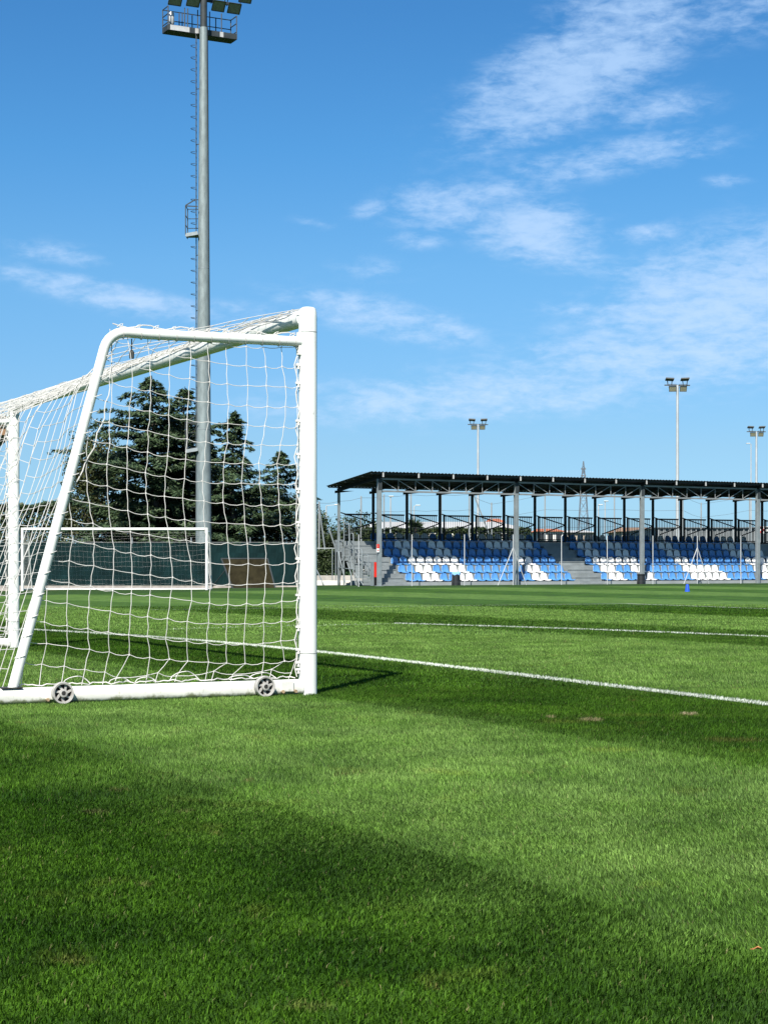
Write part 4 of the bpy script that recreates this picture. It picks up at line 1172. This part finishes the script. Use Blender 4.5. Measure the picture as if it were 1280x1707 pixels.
# ------------------------------------------------------------------ trees
def cedar(label, px, Y, top_py, rad, seed, m, low=.04, leader=None, dens=1.0, shape=.85, group='cedars behind the windscreen fence', name='cedar_tree'):
    g = np.random.default_rng(seed)
    base = Vector(((px - 640) / FOC * Y, Y, -.2)); H = CAM_H - (top_py - HOR) / FOC * Y + .2
    t_e = empty(name, base, label, 'tree', group)
    lean = g.normal(0, .015, 2)
    def ax(h): return np.array([base.x + lean[0] * h * H + .12 * math.sin(h * 5 + seed), base.y + lean[1] * h * H, base.z + h * H])
    tr = MB(); hs = np.linspace(0, .985, 12); tr.tube([ax(h) for h in hs], 1, 9, radii=[max(.02, .26 * (1 - h) ** .9 * H / 11) for h in hs])
    C, D, N, L, W = [], [], [], [], []
    nl = int(50 * dens * H / 10); ga = 2.39996
    for i in range(nl):
        h = low + (0.985 - low) * ((i + .5) / nl) ** .92
        az_ = i * ga + g.normal(0, .35)
        R0 = rad * ((1 - h) ** shape) * (g.uniform(1.0, 1.45) if g.uniform() < .30 else g.uniform(.42, .95)) + .2
        if h > .86: R0 = R0 * (1 - (h - .86) / .14 * .6)
        if leader and h > leader: R0 *= .62
        d = np.array([math.cos(az_), math.sin(az_), 0]); o_ = ax(h)
        rise = g.uniform(.0, .38) + .26 * h * (1 - h) * 2; droop = g.uniform(.16, .42)
        pts = []
        nseg = max(4, int(R0 / .30))
        for s_ in np.linspace(0, 1, nseg + 1):
            pts.append(o_ + d * R0 * s_ + np.array([0, 0, R0 * (rise * s_ - droop * s_ ** 2.4)]))
        if R0 > .7: tr.tube(pts, 1, 5, caps=False, radii=[max(.008, .045 * (1 - s_ * .9) * R0 / 3) for s_ in np.linspace(0, 1, len(pts))])
        side = np.array([-d[1], d[0], 0])
        for j in range(1, len(pts)):
            s_ = j / nseg; p = pts[j]; tl = R0 * .34 * (1.06 - s_) ** .8 + .14
            for sg in (-1, 1, 0):
                if sg == 0 and j < len(pts) - 2: continue
                td = (d * g.uniform(.4, .9) + side * sg * g.uniform(.7, 1.1)); td /= np.linalg.norm(td)
                nt = max(2, int(tl / .16))
                for q in range(nt):
                    f = (q + g.uniform(.2, 1)) / nt
                    c = p + td * tl * f + np.array([0, 0, -.10 * f * f + g.normal(0, .035)])
                    for r_ in range(5):
                        dd = td * g.uniform(.5, 1) + g.normal(0, 1, 3) * np.array([.35, .35, .16]) + np.array([0, 0, -.26])
                        C.append(c + g.normal(0, 1, 3) * np.array([.07, .07, .035])); D.append(dd); N.append(np.array([g.normal(0, .45), g.normal(0, .45) - .15, 1.0]))
                        L.append(g.uniform(.18, .38)); W.append(g.uniform(.06, .14))
    # feathery leader
    for i in range(60):
        h = g.uniform(.90, 1.0); a = g.uniform(0, 6.28)
        C.append(ax(h) + np.array([math.cos(a), math.sin(a), 0]) * (1 - h) * .9 * g.uniform(.2, 1)); D.append(np.array([math.cos(a), math.sin(a), g.uniform(-.4, .6)])); N.append(np.array([0, 0, 1.0])); L.append(g.uniform(.15, .3)); W.append(.06)
    tr.build('trunk', BARK, t_e, smooth=True, recalc=False)
    cr = leaves('crown', C, D, N, L, W, m); adopt(cr, t_e)
    return t_e
cedar('tall dark cedar with the highest top, left of the floodlight mast', 258, 98, 625, 6.3, 31, CEDAR, dens=2.3, shape=.62)
cedar('dark cedar close against the left side of the floodlight mast', 306, 100.5, 644, 4.3, 32, CEDAR2, dens=1.8, shape=.66)
cedar('slim spiky cedar standing just right of the floodlight mast', 390, 97, 684, 3.7, 33, CEDAR, leader=.62, dens=1.9, shape=.8)
cedar('short cedar next to the near goalpost, with a pointed top', 466, 103, 751, 3.2, 34, CEDAR, dens=1.8, shape=.68)
cedar('lowest dark cedar filling the gap between two taller cedars', 428, 107, 812, 3.2, 35, CEDAR2, dens=1.7, shape=.6)
cedar('dark cedar directly behind the floodlight mast, joining its neighbours', 345, 103, 735, 3.6, 37, CEDAR2, dens=1.8, shape=.62)
cedar('half hidden dark cedar beside the brownish bushy tree', 205, 104, 742, 3.6, 36, CEDAR2, dens=1.5, shape=.7)

def blob_tree(name, label, base, H, rx, ry, seed, m, n=9000, leaf=.16, trunk_h=.25, cat='tree', group=None, lumps=9):
    g = np.random.default_rng(seed); base = Vector(base)
    e = empty(name, base, label, cat, group)
    tr = MB(); tr.tube([base, base + Zv * H * .4, base + Zv * H * .8], 1, 8, radii=[.03 * H, .02 * H, .006 * H])
    cs = []
    for k in range(lumps):
        hz = g.uniform(trunk_h + .1, .88); a = g.uniform(0, 6.28); rr = g.uniform(.1, .6) * (1.1 - hz)
        c = np.array([base.x + rx * rr * 1.5 * math.cos(a), base.y + ry * rr * 1.5 * math.sin(a), base.z + H * hz])
        cs.append((c, g.uniform(.35, .6)))
        tr.tube([tuple(base + Zv * H * hz * .6), tuple(c)], 1, 5, caps=False, radii=[.012 * H, .004 * H])
    C = []
    per = n // lumps
    for c, s_ in cs:
        v = g.normal(0, 1, (per, 3)); v /= np.linalg.norm(v, axis=1, keepdims=True)
        r_ = g.uniform(.35, 1.0, (per, 1)) ** .5 * (1 + .25 * np.sin(v[:, :1] * 5 + v[:, 2:] * 7))
        C.append(c + v * r_ * np.array([rx * s_ * 1.3, ry * s_ * 1.3, H * .24 * (s_ / .5)]))
    C = np.concatenate(C); C = C[C[:, 2] > base.z + .05]
    nn = len(C); D = g.normal(0, 1, (nn, 3)); N = g.normal(0, .7, (nn, 3)) + np.array([0, -.3, .8])
    tr.build('trunk', BARK, e, smooth=True, recalc=False)
    cr = leaves('crown', C, D, N, g.uniform(.7, 1.4, nn) * leaf, g.uniform(.4, .8, nn) * leaf, m); adopt(cr, e)
    return e
def ground_at(px, Y): return Vector(((px - 640) / FOC * Y, Y, -.2))
blob_tree('bushy_tree', 'bushy olive brown broadleaf tree at the left edge of the cedars', ground_at(158, 102), CAM_H + (942 - 738) / FOC * 102 + .2, 2.0, 2.0, 41, BROAD, 12000, .17)
def box_hedge(name, label, x0, x1, y0, y1, z0, z1, seed, m, n, leaf=.12, group=None, cat='hedge'):
    """clipped hedge: leaves over a bumpy box, on woody stems"""
    g = np.random.default_rng(seed)
    e = empty(name, ((x0 + x1) / 2, (y0 + y1) / 2, z0), label, cat, group)
    tr = MB(); k = max(2, int((x1 - x0) / 1.2))
    for i in range(k):
        x = x0 + (x1 - x0) * (i + .5) / k; ym = (y0 + y1) / 2
        tr.tube([(x, ym, z0), (x + g.normal(0, .1), ym, z0 + (z1 - z0) * .8)], .04, 6)
    tr.build('stem', BARK, e, recalc=False)
    X = g.uniform(x0, x1, n); Yy = g.uniform(y0, y1, n); Zz = z0 + (z1 - z0) * g.uniform(0, 1, n) ** .9
    f = g.integers(0, 3, n)
    bump = .10 * np.sin(X * 3.1 + seed) + .08 * np.sin(X * 7.3 + Zz * 4) + .06 * np.sin(Zz * 9 + X * 2)
    Yy = np.where(f == 0, y0 - bump + g.normal(0, .05, n), Yy); Zz = np.where(f == 1, z1 + bump * .8 + g.normal(0, .06, n) - .1, Zz)
    C = np.stack([X, Yy, Zz], 1); D = g.normal(0, 1, (n, 3)); N = g.normal(0, .7, (n, 3)) + np.array([0, -.6, .5])
    cr = leaves('foliage', C, D, N, g.uniform(.7, 1.4, n) * leaf, g.uniform(.45, .85, n) * leaf, m); adopt(cr, e)
    return e
def X_(px, Y): return (px - 640) / FOC * Y
box_hedge('tall_hedge', 'tall flat topped dark hedge rising behind the left end of the windscreen fence', X_(-120, 106), X_(122, 106), 106, 108, -.2, CAM_H + (942 - 842) / FOC * 106, 51, HEDGE, 16000, .2)
box_hedge('tall_hedge', 'dark hedge standing behind the cedars near the goalpost', X_(180, 112), X_(500, 112), 112, 114, -.2, CAM_H + (942 - 838) / FOC * 112, 52, HEDGE, 16000, .2)
box_hedge('clipped_hedge', 'clipped green hedge between the near goalpost and the grandstand stairs', X_(505, 96), X_(556, 96), 96, 97.2, -.1, CAM_H + (942 - 917) / FOC * 96, 53, HEDGE, 7000, .11)
blob_tree('broad_tree', 'dark leafy tree beyond the clipped hedge, next to the near goalpost', ground_at(528, 125), CAM_H + (942 - 850) / FOC * 125 + .2, 1.3, 1.3, 42, HEDGE, 6000, .18)
blob_tree('broad_tree', 'low dark bush behind the top left corner of the grandstand seats', ground_at(590, 118), CAM_H + (942 - 869) / FOC * 118 + .2, 2.4, 1.6, 43, HEDGE, 8000, .18)
blob_tree('broad_tree', 'low green bush against the outside of the grandstand stairs', ground_at(566, 108), CAM_H + (942 - 884) / FOC * 108 + .2, 1.5, 1.2, 44, HEDGE, 6000, .18)
# low walls and kerb left of the stand
mb = MB(); mb.box((X_(500, 92), 92, -.2), (X_(612, 92), 92.3, .32)); tag(mb.build('low_wall', CONC, bevel=.02), 'low grey concrete wall under the clipped hedge', 'wall')
mb = MB(); mb.box((X_(500, 84.5), 84.5, -.2), (X_(615, 84.5), 84.9, .12)); tag(mb.build('low_wall', mat('pale_kerb', (.62, .60, .56), .85, 0, .1, 2), bevel=.02), 'pale kerb wall with a white top at the foot of the grandstand stairs', 'wall')
# thin gate-like fence frame by the hedge
ff = empty('wire_fence', ground_at(545, 90), 'thin metal frame fence in front of the clipped hedge', 'fence')
for px in (516, 554, 559.5):
    mb = MB(); mb.tube([(X_(px, 90), 90, -.2), (X_(px, 90), 90, CAM_H + (942 - 913) / FOC * 90)], .025, 6); mb.build('fence_post', GALV, ff)
mb = MB(); mb.tube([(X_(505, 90), 90, CAM_H + (942 - 914) / FOC * 90), (X_(600, 90), 90, CAM_H + (942 - 914) / FOC * 90)], .018, 6); mb.build('top_rail', GALV, ff)
mb = MB(); mb.tube([(X_(528, 86), 86, CAM_H + (942 - 950) / FOC * 86), (X_(540, 84), 84, -.1)], .03, 6); mb.build('stay', GALV, ff)
# tall ball-stop posts behind the stand
bs = empty('ball_stop_fence', ground_at(800, 112), 'tall thin ball stop fence of slim poles and wires behind the grandstand', 'fence')
prev = None
for (px, top, Y) in ((532, 836, 100), (566, 833, 101.5), (602, 827, 103), (640, 824, 105), (685, 822, 107), (735, 822, 109), (782, 821, 111.5), (819, 838, 113), (908, 821, 117), (1023.6, 821, 122), (1137.5, 823, 128), (1168, 838, 129.5), (1248.6, 823, 134), (1300, 823, 137)):
    x = X_(px, Y); zt_ = CAM_H + (942 - top) / FOC * Y
    mb = MB(); mb.tube([(x, Y, -.2), (x, Y, zt_)], .05, 6); mb.build('pole', mat('grey_pole', (.28, .31, .32), .5, .2, .1, 1), bs, smooth=True)
    if prev:
        mb = MB()
        for h in (.98, .8, .6, .4): mb.tube([(prev[0], prev[1], prev[2] * h), ((x + prev[0]) / 2, (Y + prev[1]) / 2, (zt_ * h + prev[2] * h) / 2 - .06), (x, Y, zt_ * h)], .009, 4, caps=False)
        mb.build('net_wire', WIRE, bs)
    prev = (x, Y, zt_)
for (a, b, Y) in (((533, 852), (542, 918), 100), ((548, 880), (560, 916), 100.5), ((790, 826), (815, 890), 111.5)):
    mb = MB(); mb.tube([at(a[0], a[1], Y), at(b[0], b[1], Y)], .045, 6); mb.build('stay', GALV, bs)

# ------------------------------------------------------------------ far lights, pylon, street lamps
def far_light(px, top_py, Y, label):
    c = Vector((X_(px, Y), Y, -.1)); H = CAM_H + (942 - top_py) / FOC * Y
    e = empty('floodlight_pole', c, label, 'floodlight', 'floodlight poles beyond the grandstand')
    mb = MB(); mb.tube([c, c + Zv * H], .1, 10, radii=[.16, .10]); mb.build('pole', mat('pale_pole', (.42, .45, .46), .5, .2, .1, 1), e, smooth=True)
    top = c + Zv * (H + .0); k = 1.05
    mb = MB(); mb.bar(top - Vector((k, 0, 0)), top + Vector((k, .2, 0)), .09, .09); mb.build('crossarm', LAMPB, e)
    for s_ in (-1, 1):
        flood(top + Vector((s_ * .42, -.12, -.28)), (s_ * .1, -1, -.35), .55, e, 0)
        mb = MB(); q = top + Vector((s_ * .62, .05, .48))
        mb.frame_box(q, Vector((1, .1, .05 * s_)).normalized(), Vector((0, 1, -.25)).normalized(), Vector((0, .25, 1)).normalized(), .34, .28, .05)
        mb.bar(q - Vector((.2, 0, 0)), top + Vector((s_ * .62 - .15, 0, 0)), .05, .05); mb.bar(q + Vector((.2, 0, 0)), top + Vector((s_ * .62 + .15, 0, 0)), .05, .05)
        mb.build('upper_lamp', LAMPB, e)
far_light(1128.5, 640, 146, 'tallest floodlight pole over the grandstand roof, with four lamps')
far_light(796.5, 706, 186, 'floodlight pole over the left half of the grandstand roof')
far_light(1260, 718, 196, 'shorter floodlight pole close to the right edge, over the last column')
def pylon(px, Y, top_py):
    c = Vector((X_(px, Y), Y, -.2)); H = CAM_H + (942 - top_py) / FOC * Y + .2
    e = empty('electricity_pylon', c, 'distant steel lattice electricity pylon behind the grandstand roof', 'pylon')
    mb = MB(); rr = .0042 * Y / 2 * .022 / .0042 * .5
    def hw(z):
        f = z / H; return 3.1 * (1 - f) ** 1.0 * .36 + .17 if f < .8 else .38 * (1 - f) / .2 + .03
    zs = [0, .16, .30, .43, .54, .64, .72, .80, .87, .94, 1.0]
    zs = [z * H for z in zs]
    for sx in (-1, 1):
        for sy in (-1, 1):
            for a, b in zip(zs[:-1], zs[1:]): mb.bar(c + Vector((sx * hw(a), sy * hw(a), a)), c + Vector((sx * hw(b), sy * hw(b), b))   , .09, .09)
    for a, b in zip(zs[:-1], zs[1:]):
        for sy in (-1, 1):
            mb.bar(c + Vector((-hw(a), sy * hw(a), a)), c + Vector((hw(b), sy * hw(b), b)), .05, .05); mb.bar(c + Vector((hw(a), sy * hw(a), a)), c + Vector((-hw(b), sy * hw(b), b)), .05, .05)
            mb.bar(c + Vector((-hw(b), sy * hw(b), b)), c + Vector((hw(b), sy * hw(b), b)), .05, .05)
    mb.build('lattice_tower', PYL, e)
    for f in (.80, .87, .93):
        mb = MB(); z = f * H; k = .44
        mb.bar(c + Vector((-k, 0, z)), c + Vector((k, 0, z)), .16, .2); mb.bar(c + Vector((-k, 0, z)), c + Vector((0, 0, z + .5)), .1, .1); mb.bar(c + Vector((k, 0, z)), c + Vector((0, 0, z + .5)), .1, .1)
        mb.build('crossarm', PYL, e)
pylon(972, 320, 769)
def street_lamp(px, top, Y, arm, label):
    c = Vector((X_(px, Y), Y, -.1)); H = CAM_H + (942 - top) / FOC * Y
    e = empty('street_lamp', c, label, 'street lamp', 'street lamps behind the grandstand')
    mb = MB(); mb.tube([c, c + Zv * H], .07, 8, radii=[.09, .05]); mb.build('pole', MATS['pale_pole'], e, smooth=True)
    mb = MB(); mb.bar(c + Zv * H, c + Zv * (H + .1) + Vector((arm, 0, 0)), .05, .05); mb.build('arm', MATS['pale_pole'], e)
    mb = MB(); mb.frame_box(c + Zv * (H + .08) + Vector((arm, 0, 0)), Vector((1, 0, 0)), Vector((0, 1, 0)), Zv, .22, .12, .05); mb.build('lamp_head', MATS['pale_pole'], e, bevel=.03)
street_lamp(651, 827, 150, .05, 'street lamp with a small head just right of the first grandstand column')
street_lamp(690, 842, 160, .35, 'street lamp with a T shaped head near the second rear bay of the grandstand')
street_lamp(544, 841, 150, .9, 'street lamp with a white globe like head between goalpost and grandstand')
street_lamp(1008, 835, 170, .1, 'slim pole seen right of the lattice pylon')  # this and the next are thin antenna-like poles with an added lamp head
street_lamp(997, 841, 170, .2, 'lower slim pole seen right of the lattice pylon')
street_lamp(1251, 739, 190, -.3, 'street lamp with a flat head left of the shorter floodlight pole')

# ------------------------------------------------------------------ buildings behind
def house(name, label, x0p, x1p, base, eave_py, ridge_py, Y, depth, wall, roofm, windows=0, flat=False, cat='building', group=None):
    x0, x1 = X_(x0p, Y), X_(x1p, Y); zb = base; ze = CAM_H + (942 - eave_py) / FOC * Y; zr = CAM_H + (942 - ridge_py) / FOC * Y
    e = empty(name, ((x0 + x1) / 2, Y + depth / 2, zb), label, cat, group)
    mb = MB(); mb.box((x0, Y, zb), (x1, Y + depth, ze)); mb.build('wall', wall, e)
    mb = MB()
    if flat:
        mb.box((x0 - .3, Y - .3, ze + .003), (x1 + .3, Y + depth + .3, zr))
    else:
        ym = Y + depth / 2; o_ = .5
        vs = [(x0 - o_, Y - o_, ze), (x1 + o_, Y - o_, ze), (x1 + o_, Y + depth + o_, ze), (x0 - o_, Y + depth + o_, ze), (x0 + (x1 - x0) * .12, ym, zr), (x1 - (x1 - x0) * .12, ym, zr)]
        mb.add(vs, [(0, 1, 5, 4), (2, 3, 4, 5), (1, 2, 5), (3, 0, 4), (0, 3, 2, 1)])
    mb.build('roof', roofm, e)
    for k in range(windows):
        x = x0 + (x1 - x0) * (k + .5) / windows; zc = ze - (ze - zb) * .14
        mb = MB(); hw_ = min(.7, (x1 - x0) / windows * .3); hh_ = min(.55, (ze - zb) * .10)
        mb.box((x - hw_, Y - .06, zc - hh_), (x + hw_, Y - .002, zc + hh_)); mb.build('window', mat('dark_window_glass', (.03, .035, .04), .2), e)
    return e
WROOF = mat('pale_metal_roof', (.60, .60, .58), .5, .1, .08, .3)
house('long_shed', 'long low white shed seen through the railings at left of the grandstand', 598, 872, -.2, 881.5, 866, 230, 24, WALLW, WROOF, windows=9)
house('house', 'orange roofed house peeking over the long white shed', 816, 838, -.2, 870.5, 863, 290, 12, BRICK, TILE, windows=2)
house('house', 'pale house with a red brown roof left of the lattice pylon', 896, 938, -.2, 886, 880, 300, 14, WALLW, TILE, windows=3)
house('house', 'small tan building below the lattice pylon', 944, 990, -.2, 887.5, 883, 310, 14, WALLT, WROOF, windows=3)
house('house', 'tan house with a wide brown roof right of the pylon', 1036, 1112, -.2, 886, 877.5, 260, 16, WALLT, TILEB, windows=5)
house('ribbed_warehouse', 'grey ribbed metal warehouse seen behind the right of the grandstand', 1096, 1420, -.2, 880.5, 879, 210, 25, GREYB, GREYB, flat=True)
mb = MB()
k = X_(1096, 210)
while k < X_(1420, 210): mb.box((k, 209.86, 2), (k + .22, 209.99, CAM_H + (942 - 880.6) / FOC * 210)); k += .62
wh = [o for o in bpy.data.objects if o.name.startswith('ribbed_warehouse')][0]
mb.build('ribs', mat('grey_rib', (.24, .26, .27), .6, .1, .1, 1), wh)
# hoarding with black lettering at the right edge
hb = empty('billboard', at(1275, 942, 190), 'white billboard with round red and black letters at the right edge', 'billboard')
pA, pB_ = at(1265, 889.5, 190), at(1300, 877.5, 190)
mb = MB(); mb.box((pA.x, 190, pA.z), (pB_.x, 190.15, pB_.z)); mb.build('panel', SIGNW, hb)
for xl in (pA.x + .4, pB_.x - .3):
    mb = MB(); mb.tube([(xl, 190.07, -.2), (xl, 190.07, pA.z)], .1, 8); mb.build('leg', GALV, hb)
def letter_ring(px, py, r, th, m, a0=0, a1=2 * math.pi):
    c = at(px, py, 189.95); mb = MB(); n = 24; vs = []; fs = []
    for i in range(n + 1):
        a = a0 + (a1 - a0) * i / n
        for q in (r, r - th): vs.append((c.x + q * math.cos(a), 189.95, c.z + q * math.sin(a))); vs.append((c.x + q * math.cos(a), 189.99, c.z + q * math.sin(a)))
    for i in range(n):
        o_ = i * 4; fs += [(o_, o_ + 4, o_ + 6, o_ + 2), (o_, o_ + 1, o_ + 5, o_ + 4), (o_ + 2, o_ + 6, o_ + 7, o_ + 3)]
    mb.add(vs, fs); return mb.build('letter', m, hb, recalc=False)
letter_ring(1266.5, 883, .36, .22, RED); letter_ring(1277.0, 883.6, .32, .16, BLACK)
# palm and hedge in front of the long shed
box_hedge('boundary_hedge', 'long dark hedge running below the white shed behind the grandstand', X_(600, 170), X_(885, 170), 170, 172, -.2, CAM_H + (942 - 881.5) / FOC * 170, 55, HEDGE, 14000, .28)
pe = empty('palm_tree', ground_at(692, 150), 'small dark fan palm against the long white shed', 'palm')
c = ground_at(692, 150); ptop = CAM_H + (942 - 877) / FOC * 150
mb = MB(); mb.tube([c, (c.x, c.y, ptop)], .16, 8); mb.build('trunk', BARK, pe)
C, D, N, L, W = [], [], [], [], []
g = np.random.default_rng(77)
for i in range(42):
    a = g.uniform(0, 6.28); el_ = g.uniform(-.3, 1.1); d = np.array([math.cos(a) * math.cos(el_), math.sin(a) * math.cos(el_), math.sin(el_)])
    for q in range(7):
        dd = d + g.normal(0, .22, 3); C.append(np.array([c.x, c.y, ptop]) + dd * .42); D.append(dd); N.append(g.normal(0, 1, 3)); L.append(g.uniform(.55, .8)); W.append(.08)
cr = leaves('crown', C, D, N, L, W, CEDAR2); adopt(cr, pe)
# brick water tower at the far left
wt = empty('water_tower', at(-38, 942, 210), 'orange brown eight sided brick water tower showing at the left edge', 'water tower')
c = at(-38, 942, 210); c.z = -.2
zt_, zb_ = CAM_H + (942 - 697) / FOC * 210, CAM_H + (942 - 727) / FOC * 210
def lathe(mb, c, prof, n=8):
    vs = [(c.x + r * math.cos(2 * math.pi * (i + .5) / n), c.y + r * math.sin(2 * math.pi * (i + .5) / n), z) for r, z in prof for i in range(n)]
    mb.add(vs, [(j * n + i, j * n + (i + 1) % n, (j + 1) * n + (i + 1) % n, (j + 1) * n + i) for j in range(len(prof) - 1) for i in range(n)])
RT_ = 57 * 210 / FOC
mb = MB(); lathe(mb, c, [(RT_, zb_), (RT_, zt_)]); mb.build('tank_wall', BRICK, wt, smooth=False)
mb = MB(); lathe(mb, c, [(RT_ + .12, zb_ + .95), (RT_ + .12, zb_ + 1.12), (RT_, zb_ + 1.13)]); mb.build('band', mat('dark_brick_band', (.12, .07, .04), .85), wt)
mb = MB(); lathe(mb, c, [(.9, zb_ - 3.5), (1.6, zb_ - 2.2), (RT_ * .75, zb_ - .9), (RT_ + .05, zb_ - .003)]); mb.build('tank_underside', mat('dark_olive_concrete', (.10, .11, .06), .9, 0, .3, 1), wt, smooth=True)  # tank underside coloured dark olive green
mb = MB(); lathe(mb, c, [(1.1, -.2), (.9, zb_ - 3.4)]); mb.build('shaft', BRICK, wt, smooth=True)
mb = MB(); lathe(mb, c, [(RT_ + .15, zt_ - .1), (RT_ + .15, zt_ + .1), (.05, zt_ + .9)]); mb.build('roof', TILEB, wt)
# distant wooded rise closing the horizon
def treeline(name, label, x0, x1, Y, h, seed, n):
    g = np.random.default_rng(seed)
    X = g.uniform(x0, x1, n); top = h * (.7 + .3 * np.sin(X * .05 + seed) * np.sin(X * .013 + 1) + .12 * np.sin(X * .31))
    C = np.stack([X, Y + g.uniform(-8, 8, n), -.2 + top * g.uniform(0, 1, n) ** .6], 1)
    o = leaves(name, C, g.normal(0, 1, (n, 3)), g.normal(0, .7, (n, 3)) + np.array([0, -.5, .5]), g.uniform(.8, 1.7, n), g.uniform(.6, 1.2, n), HEDGE)
    o['kind'] = 'stuff'; o['label'] = label
treeline('treeline', 'far low woods along the horizon', -300, 420, 420, 4.2, 61, 26000)
bpy.context.view_layer.update()
